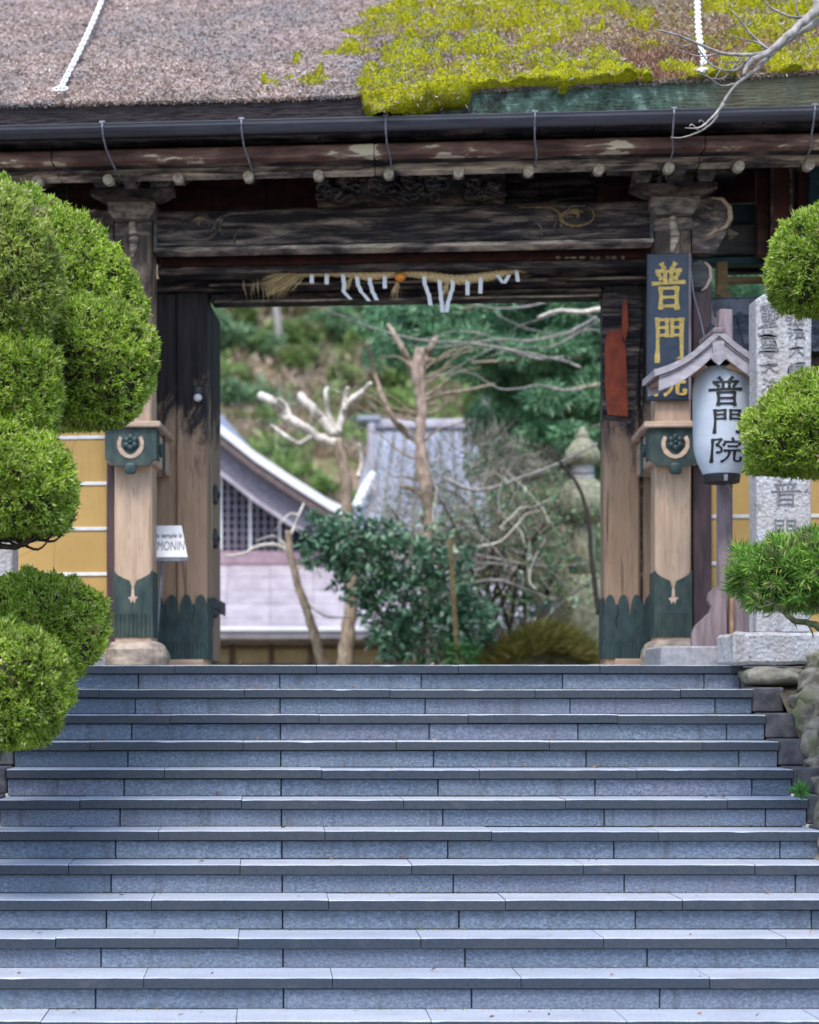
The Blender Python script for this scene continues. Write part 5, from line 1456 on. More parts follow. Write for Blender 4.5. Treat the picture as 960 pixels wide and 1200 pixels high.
# dark roof end of a second building behind, at the left
b2 = thing('rear_roof', 'blue grey tiled roof rising behind the latticed gable', 'roof', (hx(200, 37), 37, -1))
MB().add([(hx(120, 38), 38, PZ(380, 38)), (hx(262, 38), 38, PZ(488, 38)), (hx(345, 36), 36, PZ(585, 36)), (hx(120, 36), 36, PZ(600, 36)),
          (hx(120, 38), 39, PZ(380, 38)-.1), (hx(262, 38), 39, PZ(488, 38)-.1), (hx(345, 36), 37, PZ(585, 36)-.1), (hx(120, 36), 37, PZ(600, 36)-.1)], [(0, 3, 2, 1), (4, 5, 6, 7), (1, 2, 6, 5), (0, 1, 5, 4)]).build('tile_slope', M['slate_roof'], b2)
MB().box(hx(120, 37), hx(330, 37), 37.2, 38.8, -1.5, PZ(640, 37), .02).build('wall', M['hall_plaster'], b2)
# far hall at right
fh = thing('distant_hall', 'distant hall with grey blue hipped roof and ridge ornament', 'hall', (hx(520, 36), 36, -1.2))
D = 35.0; Dr = 38.0
for i in range(9):
    t0, t1 = i/9, (i+1)/9
    xa0, xa1 = 436+(120)*t0, 436+120*t1; xb0, xb1 = 408+(170)*t0, 408+170*t1
    MB().add([(hx(xb0, D)+.02, D, PZ(622, D)), (hx(xb1, D)-.02, D, PZ(622, D)), (hx(xa1, Dr)-.02, Dr, PZ(503, Dr)), (hx(xa0, Dr)+.02, Dr, PZ(503, Dr)),
              (hx(xb0, D)+.02, D, PZ(622, D)-.06), (hx(xb1, D)-.02, D, PZ(622, D)-.06), (hx(xa1, Dr)-.02, Dr, PZ(503, Dr)-.06), (hx(xa0, Dr)+.02, Dr, PZ(503, Dr)-.06)],
             [(0, 1, 2, 3), (7, 6, 5, 4), (0, 4, 5, 1), (1, 5, 6, 2), (2, 6, 7, 3), (3, 7, 4, 0)]).build('roof_strip', M['slate_roof'], fh)
MB().box(hx(430, Dr), hx(560, Dr), Dr-.15, Dr+.3, PZ(503, Dr), PZ(492, Dr), .04).build('ridge', M['copper_roof'], fh)
MB().box(hx(418, Dr), hx(446, Dr), Dr-.25, Dr+.2, PZ(496, Dr), PZ(489, Dr), .04).build('ridge_ornament', M['slate_roof'], fh)
MB().box(hx(431, D+1.5), hx(439, D+1.5), D+1.3, D+1.6, PZ(560, D+1.5), PZ(497, D+1.5), .03).build('corner_ridge', M['copper_roof'], fh)
MB().tube([wp(437, 556, D+1), wp(428, 572, D+.5), wp(417, 596, D)], [.07, .09, .09], 8).build('corner_ridge', M['white_paint'], fh)
MB().box(hx(420, D), hx(565, D), D+1, D+3, -1.5, PZ(610, D+1), .02).build('wall', M['hall_plaster'], fh)
# stone lantern in the garden
SD_ = 21.2
sl = thing('stone_lantern', 'mossy stone lantern with onion finial half hidden in the garden shrubs', 'stone lantern', (PX(683, SD_), SD_, 0))
sc = SD_/F
def slz(y): return PZ(y, SD_)
c0 = (PX(683, SD_), SD_, 0)
simple('mossy_lantern_stone', (.20, .20, .13), (.46, .45, .32), (4, 4, 4), .9, .7, .02, 4, var=.1)
MS = M['mossy_lantern_stone']
MB().lathe([(.015, slz(500)), (6*sc, slz(506)), (9*sc, slz(512)), (6*sc, slz(517))], c0, 14).build('finial', MS, sl, smooth=True)
MB().lathe([(6*sc, slz(513)), (13*sc, slz(519)), (20*sc, slz(530)), (22*sc, slz(538)), (17*sc, slz(544))], c0, 20).build('cap', MS, sl, smooth=True)
MB().lathe([(13*sc, slz(544)), (14*sc, slz(563))], c0, 8).build('fire_box', M['pale_granite'], sl)
MB().lathe([(15*sc, slz(562)), (29*sc, slz(572)), (34*sc, slz(590)), (31*sc, slz(604)), (18*sc, slz(614))], c0, 18).build('platform', MS, sl, smooth=True)
MB().lathe([(15*sc, slz(612)), (14*sc, slz(640)), (17*sc, slz(672))], c0, 16).build('shaft', MS, sl, smooth=True)
MB().lathe([(22*sc, slz(674)), (26*sc, slz(684)), (27*sc, slz(706)), (27*sc, -.2)], c0, 6).build('base', MS, sl, smooth=True)
rk = thing('garden_rock', 'grey flat topped rock at the foot of the stone lantern', 'rock', (PX(665, 21.5), 21.5, 0))
MB().lump((PX(668, 21.5), 21.6, .72), (.35, .3, .26), 3, .15, 16, 10, sq=.8).build('stone', M['smooth_grey_stone'], rk, smooth=True)
MB().lump((PX(672, 21.5), 21.7, .2), (.42, .34, .42), 5, .15, 16, 10, sq=.8).build('stone', M['rock'], rk, smooth=True)
mb = MB().tube([wp(528, 632, 19.6), wp(531, 690, 19.65), wp(537, 790, 19.7)], [.023, .025, .027], 8)
mb.single('bamboo_stake', M['ochre_timber'], 'thin upright bamboo stake among the garden shrubs', 'stake', wp(537, 790, 19.7))
# ================================================================== VEGETATION
import mathutils
# ------------------------------------------------------------------ clipped pads of the cloud-pruned trees
def pad(parent, px, py, D, rx, rz, ry=None, mat='cypress', seed=0, bottom=.45, L=.027, W=.0085, dens=1.25, lumpy=.10, spread=.62):
    """one clipped cushion of foliage: dark twiggy core and a dense coat of small sprays"""
    sc = D/F; c = np.array(wp(px, py, D+ (ry or rx)*sc*.55)); r_ = np.array([rx*sc, (ry or rx)*sc, rz*sc])
    area = 4*PI*((r_[0]*r_[1])**1.6/3+(r_[0]*r_[2])**1.6/3+(r_[1]*r_[2])**1.6/3)**(1/1.6)
    n = int(area*dens*7600)
    d = unit(rng.normal(size=(n, 3)))
    keep = (d[:, 1] < .45) | (rng.uniform(0, 1, n) < .25)
    d = d[keep]; n = len(d)
    def shape(d):
        m_ = 1+lumpy*(fbm(d[:, 0]*2.1+seed*7.3, d[:, 2]*2.1+d[:, 1]*1.7+seed*3.1, seed, 3)*1.3)+.030/r_.min()*(fbm(d[:, 0]*9*r_[0]/.4+seed, (d[:, 2]*8-d[:, 1]*6)*r_[2]/.4, seed+3, 3)+.25)*lumpy/.07
        p = d*r_*m_[:, None]
        lim = -bottom*r_[2]
        low = p[:, 2] < lim
        p[low, 2] = lim+(p[low, 2]-lim)*.2
        return p, low
    p, low = shape(d)
    nrm = unit(d/r_)
    depth = rng.uniform(0, 1, n)**2*.10*r_.min()
    nz = np.stack([fbm(d[:, 0]*12*r_[0]/.4+k*17+seed, (d[:, 2]*11+d[:, 1]*7)*r_[2]/.4-k*5, 60+k, 2) for k in range(3)], -1)
    nrm = unit(nrm+nz*1.0)
    hole = fbm(d[:, 0]*10*r_[0]/.4+seed*3, (d[:, 2]*9+d[:, 1]*8)*r_[2]/.4, 70+seed, 3) < -.22
    keep = ~((low & (rng.uniform(0, 1, n) < .4)) | (hole & (rng.uniform(0, 1, n) < .80)))
    p, nrm, depth, low = p[keep], nrm[keep], depth[keep], low[keep]
    P_ = p-nrm*(depth[:, None]+.008)
    up = np.array([[0, 0, .45]])
    V, Fc = sprigs(P_+c, unit(nrm*.9+up*np.where(low, -.1, 1)[:, None]), L, W, 5, spread)
    st = rng.uniform(0, 1, len(P_)) < .09
    V2, F2 = sprigs(P_[st]+c, unit(nrm[st]+up), L*1.7, W*1.1, 3, .45)
    V, Fc = join_np([(V, Fc), (V2, F2)])
    # core
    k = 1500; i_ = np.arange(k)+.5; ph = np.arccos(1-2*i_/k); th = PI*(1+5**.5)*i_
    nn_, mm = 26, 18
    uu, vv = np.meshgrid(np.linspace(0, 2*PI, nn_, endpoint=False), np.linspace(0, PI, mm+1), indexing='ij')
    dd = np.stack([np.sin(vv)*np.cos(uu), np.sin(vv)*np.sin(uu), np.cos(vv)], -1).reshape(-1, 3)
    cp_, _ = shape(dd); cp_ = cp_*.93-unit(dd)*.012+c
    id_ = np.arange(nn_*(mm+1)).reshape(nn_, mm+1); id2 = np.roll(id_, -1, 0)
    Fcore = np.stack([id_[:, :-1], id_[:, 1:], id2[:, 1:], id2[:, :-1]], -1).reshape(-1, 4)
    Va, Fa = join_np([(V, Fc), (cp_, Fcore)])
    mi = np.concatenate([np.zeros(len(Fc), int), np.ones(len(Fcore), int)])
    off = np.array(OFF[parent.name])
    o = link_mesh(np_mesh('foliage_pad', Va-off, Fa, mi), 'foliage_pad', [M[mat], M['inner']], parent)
    return o, c, r_
def limb(parent, pts, radii, mat='green_bark', name='limb', seg=9):
    pts2 = cat(pts, 6); rs = [np.interp(i/(len(pts2)-1)*(len(radii)-1), range(len(radii)), radii) for i in range(len(pts2))]
    q = random.Random(int(pts[0][0]*1000)); pts2 = [p+Vector((q.uniform(-1, 1), q.uniform(-1, 1), q.uniform(-1, 1)))*r_*.18 for p, r_ in zip(pts2, rs)]
    return MB().tube(pts2, rs, seg).build(name, M[mat], parent, smooth=True)
t1 = thing('cloud_pruned_tree', 'front clipped cypress at the left edge with three stacked round pads', 'tree', (-2.0, 9.9, -1.0))
pad(t1, 0, 316, 9.15, 72, 92, mat='cypress_pale', seed=1, bottom=.85)
pad(t1, -2, 452, 9.2, 75, 86, mat='cypress', seed=2, bottom=.75)
pad(t1, -4, 572, 9.1, 90, 84, mat='cypress', seed=3, bottom=.62)
limb(t1, [(-2.0, 9.9, -1.1), (-1.95, 9.85, 0), (-1.8, 9.8, 1.0), (-1.6, 9.75, 2.2)], [.085, .075, .06, .03], name='trunk')
q = random.Random(4)
for i in range(9):                       # bare twigs showing under the lowest pad
    x = -6+i*9; a = wp(x-30, 622+q.uniform(-3, 6), 9.35); b = wp(x+6, 640+q.uniform(-6, 6)-max(0, x-40)*.5, 9.3); c_ = wp(x+26, 622+q.uniform(-8, 4)-max(0, x-30)*.6, 9.25)
    limb(t1, [a, b, c_], [.009, .006, .002], 'dark_bark', 'twig', 6)
limb(t1, [(-1.88, 9.85, .35), tuple(wp(-20, 645, 9.4)), tuple(wp(20, 640, 9.3)), tuple(wp(52, 622, 9.25))], [.035, .018, .012, .005], 'dark_bark')
t2 = thing('cloud_pruned_tree', 'taller clipped cypress behind the left one with a great dome over a round pad', 'tree', (-2.1, 10.9, -.7))
pad(t2, 10, 408, 10.15, 161, 183, 100, mat='cypress', seed=4, bottom=.42)
pad(t2, 103, 430, 9.7, 82, 78, mat='cypress', seed=5, bottom=.86)
limb(t2, [(-2.1, 10.9, -.75), (-2.0, 10.9, .5), (-1.7, 10.8, 1.4), (-1.3, 10.7, 2.2)], [.10, .09, .07, .03], name='trunk')
t3 = thing('clipped_shrub', 'round clipped shrub beside the top steps, the upper of two at the left', 'shrub', (-1.45, 10.2, -.8))
pad(t3, 44, 742, 9.75, 82, 69, mat='cypress', seed=6, bottom=.72)
limb(t3, [(-1.6, 10.2, -.9), tuple(wp(30, 770, 10.1))], [.04, .03], name='trunk')
t4 = thing('clipped_shrub', 'lowest clipped shrub at the left edge hanging over the stairs', 'shrub', (-1.65, 9.6, -1.0))
pad(t4, 2, 808, 9.2, 82, 79, mat='cypress', seed=7, bottom=.85)
limb(t4, [(-1.65, 9.8, -1.1), tuple(wp(0, 840, 9.5))], [.04, .03], name='trunk')
t5 = thing('cloud_pruned_tree', 'clipped cypress at the right edge with three pads on a crooked mossy branch', 'tree', (3.9, 10.4, -.9))
pad(t5, 978, 308, 10.0, 78, 68, mat='cypress', seed=8, bottom=.85)
pad(t5, 972, 512, 9.8, 101, 74, mat='cypress', seed=9, bottom=.50)
pad(t5, 955, 674, 9.7, 84, 46, 70, mat='cypress_deep', seed=10, bottom=.8, L=.055, W=.006, dens=.8, lumpy=.20, spread=.85)
limb(t5, [(3.9, 10.4, -1.0), (3.75, 10.3, 0), (3.6, 10.2, 1.0), (3.4, 10.1, 2.3)], [.10, .09, .07, .03], 'green_bark', 'trunk')
limb(t5, [(3.72, 10.3, .05), tuple(wp(985, 742, 9.75)), tuple(wp(952, 731, 9.7)), tuple(wp(930, 727, 9.7)), tuple(wp(912, 710, 9.7)), tuple(wp(892, 702, 9.7)), tuple(wp(886, 690, 9.7))], [.05, .024, .017, .015, .013, .009, .006])
for a in (((912, 712), (900, 722), (893, 723)), ((905, 708), (890, 712), (884, 704)), ((945, 729), (952, 741), (953, 748)), ((892, 702), (876, 690), (872, 678)), ((930, 727), (934, 736))):
    limb(t5, [tuple(wp(x, y, 9.68)) for x, y in a] if len(a) > 2 else [tuple(wp(*a[0], 9.68)), tuple(wp((a[0][0]+a[1][0])/2, (a[0][1]+a[1][1])/2, 9.68)), tuple(wp(*a[1], 9.68))], [.007, .004, .002], name='twig', seg=6)
# small weeds at the foot of the field stones
w_ = thing('fern', 'small bright fern between the field stones beside the stairs', 'fern', tuple(wp(937, 928, 10.5)))
V, Fc = sprigs(np.tile(np.array(wp(938, 928, 10.45)), (26, 1)), np.tile(np.array([[-.1, -.3, .5]]), (26, 1)), .07, .014, 3, .8)
link_mesh(np_mesh('frond', V-np.array(OFF[w_.name]), Fc), 'frond', M['bamboo_leaf'], w_)
# fallen leaves and twigs on the steps
n = 150
leafV = []
for i in range(n):
    k = rnd.randrange(0, 12); z = -k*ST_R+.005; y = ST_Y-k*ST_T+rnd.uniform(.03, ST_T); x = rnd.uniform(SX0+.1, SX1-.1)
    leafV.append((x, y, z))
V, Fc = sprigs(np.array(leafV), np.tile(np.array([[.7, .1, .05]]), (n, 1)), .035, .014, 1, .45)
V[:, 2] = np.maximum(V[:, 2], 0*V[:, 2]+np.repeat(np.array(leafV)[:, 2], 4)+.001)
o = link_mesh(np_mesh('fallen_leaves', V, Fc), 'fallen_leaves', M['rust_needle'], None); tag(o, 'scattered dry leaves on the stone treads', 'fallen leaves', None, 'stuff')

n = 2600                                     # grit and scraps of moss in the corners of the steps
kk = rng.integers(0, 12, n); xx = rng.uniform(SX0+.05, SX1-.05, n)
dn = fbm(xx*1.7+kk*5.1, kk*3.3+0*xx, 91, 3) > .05
kk, xx = kk[dn], xx[dn]
P_ = np.stack([xx, ST_Y-kk*ST_T+ST_T+.030-.003-rng.uniform(0, 1, len(xx))**3*.05, -kk*ST_R+.002+0*xx], -1)
P_[:, 1] = ST_Y-kk*ST_T-.0+.028+ST_T*0
P_ = np.stack([xx, ST_Y-(kk)*ST_T+.026-rng.uniform(0, 1, len(xx))**3*.04+0*xx, -(kk+1)*ST_R+.002+0*xx], -1)
V, Fc = sprigs(P_, np.tile(np.array([[0, -.6, .35]]), (len(P_), 1)), .011, .006, 2, .8)
o = link_mesh(np_mesh('corner_moss', V, Fc), 'corner_moss', M['sedge'], None); tag(o, 'grit and scraps of moss in the corners of the stone steps', 'moss', None, 'stuff')
# ------------------------------------------------------------------ bare branch over the roof, right
bt = thing('bare_tree', 'leafless tree at the right whose grey lichened branch reaches over the roof', 'tree', (4.9, 11.2, -.3))
BD = 11.4
limb(bt, [(4.9, 11.2, -.4), (4.85, 11.2, 2), (4.6, 11.3, 3.6), (4.3, 11.4, 4.6)], [.14, .12, .10, .07], 'grey_bark', 'trunk')
W_ = lambda *a: [tuple(wp(x, y, BD+dz)) for x, y, dz in a]
limb(bt, [(4.5, 11.35, 4.0)]+W_((985, -5, .1), (955, 14, 0), (930, 36, -.05), (905, 58, -.1), (880, 72, -.1), (872, 88, -.12)), [0.0434, 0.0372, 0.0298, 0.0248, 0.0211, 0.0174, 0.0112], 'grey_bark', 'branch')
limb(bt, [(4.7, 11.3, 3.9)]+W_((990, 10, .2), (962, 24, .1), (930, 42, .1), (905, 62, .05), (888, 80, 0), (862, 100, 0), (846, 122, 0), (838, 140, 0), (822, 153, 0), (800, 161, 0), (786, 161, 0)), [0.0310, 0.0260, 0.0248, 0.0211, 0.0174, 0.0149, 0.0099, 0.0081, 0.0068, 0.0062, 0.0043, 0.0025], 'grey_bark', 'branch')
for a, r_ in (([(848, 122), (838, 134), (828, 144), (818, 150), (803, 150)], .010), ([(912, 55), (895, 62), (870, 64), (845, 62), (815, 50), (790, 40), (770, 35)], .014), ([(880, 66), (862, 82), (840, 80), (825, 66), (808, 40)], .010), ([(905, 62), (880, 40), (868, 24), (855, 10)], .010),
              ([(940, 28), (934, 14), (932, -8)], .010), ([(870, 64), (850, 90), (835, 92)], .007), ([(845, 62), (820, 66), (795, 58)], .006), ([(862, 98), (845, 100), (830, 90), (818, 86)], .006), ([(950, 18), (930, 20), (905, 10), (890, -6)], .010),
              ([(828, 148), (822, 141), (819, 143)], .006), ([(818, 152), (811, 146), (808, 148)], .006), ([(885, 76), (870, 72), (850, 76), (838, 92)], .006), ([(815, 50), (800, 54), (786, 48), (775, 52)], .005), ([(905, 60), (888, 50), (872, 46), (850, 40)], .007)):
    limb(bt, [tuple(wp(x, y, BD-.03*i)) for i, (x, y) in enumerate(a)], [r_, r_*.8, r_*.6, r_*.35], 'grey_bark', 'branch', 7)

def cloud(parent, name, blobs, mat, n_per, L, W, nb=3, spread=1.0, D=21, kind='stuff', flat=.7, droop=0.0, base=None, frame=None):
    """leaf mass made of overlapping clumps: blobs = (px, py, rx, ry [, D])"""
    parts = []
    for b in blobs:
        d_ = b[4] if len(b) > 4 else D
        sc = d_/F; c = np.array(wp(b[0], b[1], d_)); n = int(n_per*b[2]*b[3]/400)
        d = unit(rng.normal(size=(n, 3))); rr = rng.uniform(.25, 1, (n, 1))**.5
        lump_ = 1+.35*fbm(d[:, 0]*2+b[0], d[:, 2]*2+b[1], 3, 2)[:, None]
        P_ = c+d*rr*lump_*np.array([b[2]*sc, min(b[2], b[3])*sc*flat, b[3]*sc])
        parts.append(sprigs(P_, unit(d+np.array([[0, -.3, .25]])), L, W, nb, spread, droop))
    V, Fc = join_np(parts)
    off = np.array(OFF[parent.name])
    o = link_mesh(np_mesh(name, V-off, Fc), name, M[mat], parent)
    return tag(o, kind=kind)
# ------------------------------------------------------------------ garden behind the gate
def branch_tree(t, segs, mat='pale_cut_bark', D=21.64):
    for a, r_ in segs:
        limb(t, [tuple(wp(x, y, D+(.06*i if i % 2 else 0))) for i, (x, y) in enumerate(a)], r_, mat, 'limb', 8)
pt_ = thing('pollarded_tree', 'pollarded tree with stubby white cut limbs in the middle of the garden', 'tree', tuple(wp(404, 792, 21.64)))
limb(pt_, [tuple(wp(x, y, 21.64)) for x, y in ((404, 795), (408, 740), (412, 690), (409, 640), (407, 590), (403, 545), (393, 515))], [.10, .085, .075, .07, .065, .065, .07], 'brown_bark', 'trunk')
branch_tree(pt_, [([(395, 520), (372, 512), (348, 496), (330, 484), (318, 470), (306, 464)], [.065, .06, .055, .05, .05, .052]), ([(340, 492), (336, 478), (326, 466)], [.035, .032, .03]),
                  ([(365, 512), (350, 520), (336, 512), (318, 498)], [.035, .032, .028, .02]), ([(392, 510), (378, 492), (366, 478), (352, 464)], [.06, .055, .05, .05]),
                  ([(395, 505), (385, 485), (382, 462), (384, 455)], [.035, .03, .028, .025]), ([(396, 508), (402, 485), (412, 468), (426, 458), (434, 449)], [.05, .042, .036, .03, .026]),
                  ([(408, 470), (406, 455)], [.03, .026]) if False else ([(404, 482), (405, 466), (408, 454)], [.035, .03, .026]), ([(409, 640), (398, 636), (392, 648)], [.02, .018, .012]),
                  ([(408, 655), (400, 652), (412, 640), (428, 628)], [.02, .02, .018, .016]), ([(420, 560), (424, 540), (420, 520)], [.03, .028, .024])])
cloud(pt_, 'shoots', [(330, 480, 26, 18), (372, 470, 26, 18), (415, 462, 26, 18), (395, 500, 22, 14)], 'twig', 30, .34, .008, 1, .6, 21.6)
st_ = thing('small_cut_tree', 'small lopped tree in front of the violet lean-to roof', 'tree', tuple(wp(380, 792, 20.59)))
limb(st_, [tuple(wp(x, y, 20.59)) for x, y in ((384, 795), (372, 756), (362, 722), (352, 694), (345, 668), (340, 645), (338, 622))], [.06, .055, .05, .045, .042, .04, .036], 'brown_bark', 'trunk')
branch_tree(st_, [([(342, 652), (332, 642), (315, 638), (298, 642), (285, 649), (262, 652)], [.03, .026, .022, .02, .016, .01]), ([(345, 690), (362, 708), (382, 722), (410, 724)], [.018, .015, .012, .008]),
                  ([(338, 632), (345, 618), (352, 600), (356, 590)], [.02, .016, .012, .008]), ([(346, 668), (354, 662), (358, 652)], [.018, .014, .010]), ([(340, 645), (328, 632), (318, 628), (300, 634)], [.012, .010, .008, .005]),
                  ([(352, 604), (340, 602), (330, 612), (322, 622)], [.010, .008, .006, .004])], D=20.59)
bt2 = thing('bare_tree', 'tall bare ochre trunk with few branches in front of the distant hall', 'tree', tuple(wp(496, 792, 21)))
limb(bt2, [tuple(wp(x, y, 21)) for x, y in ((505, 800), (500, 700), (502, 600), (497, 560), (492, 520), (494, 480), (490, 440), (492, 408))], [.07, .07, .07, .08, .06, .055, .075, .05], 'pink_bark', 'trunk')
branch_tree(bt2, [([(492, 430), (500, 418), (506, 405), (512, 395)], [.06, .05, .04, .03]), ([(490, 440), (480, 425), (470, 405), (455, 380)], [.05, .04, .035, .02]), ([(497, 520), (475, 508), (455, 480), (440, 440), (430, 400)], [.035, .03, .03, .025, .015]),
                  ([(494, 470), (520, 462), (545, 458), (580, 450)], [.03, .025, .02, .012]), ([(500, 590), (488, 575), (470, 570)], [.04, .03, .02])], 'brown_bark', 21)
# long bare branches crossing in front of the hillside
q = random.Random(8)
cb = thing('bare_cherry_tree', 'bare tree behind the gate with long thin grey branches across the hillside', 'tree', (PX(860, 20.5), 20.5, -.2))
limb(cb, [(PX(860, 20.5), 20.5, -.3), tuple(wp(850, 600, 20.5)), tuple(wp(800, 420, 20.5))], [.12, .1, .07], 'grey_bark', 'trunk')
for i in range(9):
    y0 = q.uniform(345, 470); x0 = q.uniform(640, 780); L_ = q.uniform(160, 420); sl_ = q.uniform(-.12, .14)
    pts = [tuple(wp(x0-L_*t, y0+sl_*L_*t+14*math.sin(t*4+i)+6*math.sin(t*11+2*i), 20.5+q.uniform(-.5, .5))) for t in (0, .14, .3, .45, .6, .8, 1)]
    limb(cb, pts, [.016, .014, .011, .008, .004], 'grey_bark', 'branch', 6)
limb(cb, [tuple(wp(x, y, 20)) for x, y in ((760, 352), (705, 362), (680, 366), (655, 364), (630, 372))], [.035, .03, .026, .02, .01], 'pale_cut_bark', 'branch', 7)
# glossy evergreen shrub
gs = thing('glossy_shrub', 'glossy dark leaved evergreen shrub in front of the lean-to roof', 'shrub', tuple(wp(470, 790, 20.12)))
blobs = [(385, 622, 30, 22), (372, 648, 20, 20), (410, 640, 38, 36), (442, 632, 34, 26), (430, 672, 42, 34), (455, 700, 46, 30), (480, 660, 40, 30), (500, 742, 60, 34), (462, 752, 30, 26), (520, 700, 40, 34), (548, 730, 40, 40), (440, 715, 20, 20), (520, 655, 34, 24)]
cloud(gs, 'foliage', blobs, 'camellia', 60, .10, .038, 3, .9, 20.12)
limb(gs, [tuple(wp(470, 792, 20.12)), tuple(wp(455, 740, 20.12)), tuple(wp(430, 690, 20.12)), tuple(wp(405, 650, 20.12))], [.04, .03, .02, .01], 'brown_bark', 'stem')
limb(gs, [tuple(wp(490, 792, 20.24)), tuple(wp(500, 720, 20.24)), tuple(wp(515, 660, 20.24))], [.035, .025, .01], 'brown_bark', 'stem')
lm = MB(); lm.add([(0, 0, 0), (.022, .045, .006), (.017, .085, .004), (0, .115, -.012), (-.017, .085, .004), (-.022, .045, .006), (0, .05, -.004)], [(0, 1, 6), (1, 2, 6), (2, 3, 6), (3, 4, 6), (4, 5, 6), (5, 0, 6)])
leaf_me = lm.mesh('leaf', (0, 0, 0), True)
leaf_me.materials.append(M['camellia'])
q = random.Random(14)
offg = OFF[gs.name]
for i in range(280):
    b = blobs[q.randrange(len(blobs)-3)]
    a = q.uniform(0, 2*PI); r_ = q.uniform(.2, 1.05)
    p = wp(b[0]+b[2]*r_*math.cos(a), b[1]+b[3]*r_*math.sin(a), 20.12-.15-.2*(1-r_*.5)*q.random())
    o = bpy.data.objects.new('leaf', leaf_me); COL.objects.link(o); o.parent = gs
    o.location = p-offg; o.rotation_euler = (q.uniform(-1.2, .4), q.uniform(-.8, .8), q.uniform(0, 2*PI)); s_ = q.uniform(.7, 1.15); o.scale = (s_, s_, s_)
# lower evergreen mass, right of the shrub
ev = thing('evergreen_shrub', 'dense dark evergreen undergrowth before the stone lantern', 'shrub', tuple(wp(610, 790, 21.88)))
cloud(ev, 'overhanging_leaves', [(665, 610, 20, 26), (655, 660, 18, 34), (700, 640, 12, 50), (650, 560, 18, 20), (690, 690, 26, 20)], 'hill_dark', 26, .07, .024, 2, 1.0, 20.4)
limb(ev, [tuple(wp(x, y, 20.3)) for x, y in ((702, 720), (694, 660), (688, 600), (672, 560), (640, 528), (610, 520))], [.03, .026, .022, .018, .014, .008], 'dark_bark', 'stem')
cloud(ev, 'foliage', [(500, 690, 40, 30), (540, 700, 44, 34), (520, 730, 40, 30), (470, 740, 30, 30), (600, 720, 50, 30), (560, 745, 40, 26)], 'camellia', 34, .10, .034, 3, 1.0, 21.6)
cloud(ev, 'foliage', [(580, 690, 50, 30), (620, 660, 40, 34), (600, 640, 40, 26), (640, 700, 40, 30), (560, 660, 30, 24), (690, 700, 30, 40), (560, 610, 34, 20, 22.93)], 'hill_dark', 75, .07, .026, 3, 1.0, 22.11)
cloud(ev, 'dry_foliage', [(600, 715, 70, 22), (680, 690, 30, 40), (560, 640, 60, 34), (640, 640, 40, 60)], 'hill_brown', 26, .07, .02, 2, 1.0, 21.76)
limb(ev, [tuple(wp(x, y, 21.64)) for x, y in ((640, 792), (650, 740), (640, 700), (655, 660), (668, 620))], [.04, .03, .025, .02, .01], 'dark_bark', 'stem')
limb(ev, [tuple(wp(x, y, 21.53)) for x, y in ((700, 780), (690, 700), (682, 640), (668, 570), (655, 540), (640, 520))], [.03, .025, .02, .018, .014, .008], 'dark_bark', 'stem')
limb(ev, [tuple(wp(x, y, 21.41)) for x, y in ((655, 614), (662, 640), (668, 655), (672, 665))], [.022, .02, .018, .012], 'pale_cut_bark', 'stem')
# grey twiggy shrub
tw = thing('twiggy_shrub', 'grey leafless twiggy shrub in the centre of the opening', 'shrub', tuple(wp(560, 790, 21.06)))
q = random.Random(31)
for i in range(20):
    x0, y0 = q.uniform(520, 620), 760; x1, y1 = q.uniform(430, 700), q.uniform(540, 690)
    xm, ym = (x0*.55+x1*.45)+q.uniform(-25, 25), y0+(y1-y0)*q.uniform(.55, .9)
    limb(tw, [tuple(wp(x0, y0, 21.18)), tuple(wp(xm, ym, 21.06+q.uniform(-.3, .3))), tuple(wp(x1, y1, 21.06+q.uniform(-.4, .4)))], [.022, .015, .006], 'grey_bark' if i % 2 else 'dark_bark', 'stem', 6)
cloud(tw, 'fine_twigs', [(560, 600, 80, 56), (500, 610, 60, 50), (620, 590, 60, 50), (600, 640, 70, 40), (470, 570, 40, 40), (560, 540, 70, 30)], 'twig', 66, .34, .006, 2, .8, 21.18)
cloud(tw, 'sparse_leaves', [(560, 600, 80, 56), (500, 600, 60, 50), (620, 590, 60, 50), (560, 545, 80, 26)], 'hill_dark', 22, .055, .02, 2, 1.0, 21.06)
for a in ([(440, 668), (480, 652), (515, 660), (535, 648), (580, 655), (640, 664), (690, 660)], [(480, 690), (520, 664), (560, 660), (600, 662)], [(500, 712), (540, 688), (580, 680), (620, 692), (650, 705)], [(520, 560), (560, 575), (610, 560), (650, 545), (700, 520)]):
    limb(tw, [tuple(wp(x, y, 20.59)) for x, y in a], [.022, .018, .012], 'grey_bark', 'stem', 6)
q = random.Random(63)
for i in range(46):                        # fine pale twigs woven through the shrubs
    x0, y0 = q.uniform(450, 690), q.uniform(600, 740); a_ = q.uniform(-1.2, 1.2); L_ = q.uniform(60, 150); D_ = q.uniform(20.0, 21.4)
    pts = [tuple(wp(x0+L_*t*math.sin(a_)+8*math.sin(t*5+i), y0-L_*t*math.cos(a_)*.8+5*math.sin(t*7+2*i), D_)) for t in (0, .25, .5, .75, 1)]
    limb(tw, pts, [.012, .010, .008, .005, .003], 'grey_bark' if i % 3 else 'pale_cut_bark', 'twig', 5)
for i in range(18):
    x0, y0 = q.uniform(486, 500), q.uniform(420, 580); s_ = q.choice((-1, 1)); L_ = q.uniform(30, 90)
    pts = [tuple(wp(x0+s_*L_*t, y0-L_*t*.5+5*math.sin(t*6+i), 21)) for t in (0, .3, .6, 1)]
    limb(bt2, pts, [.018, .012, .008, .004], 'brown_bark', 'twig', 5)
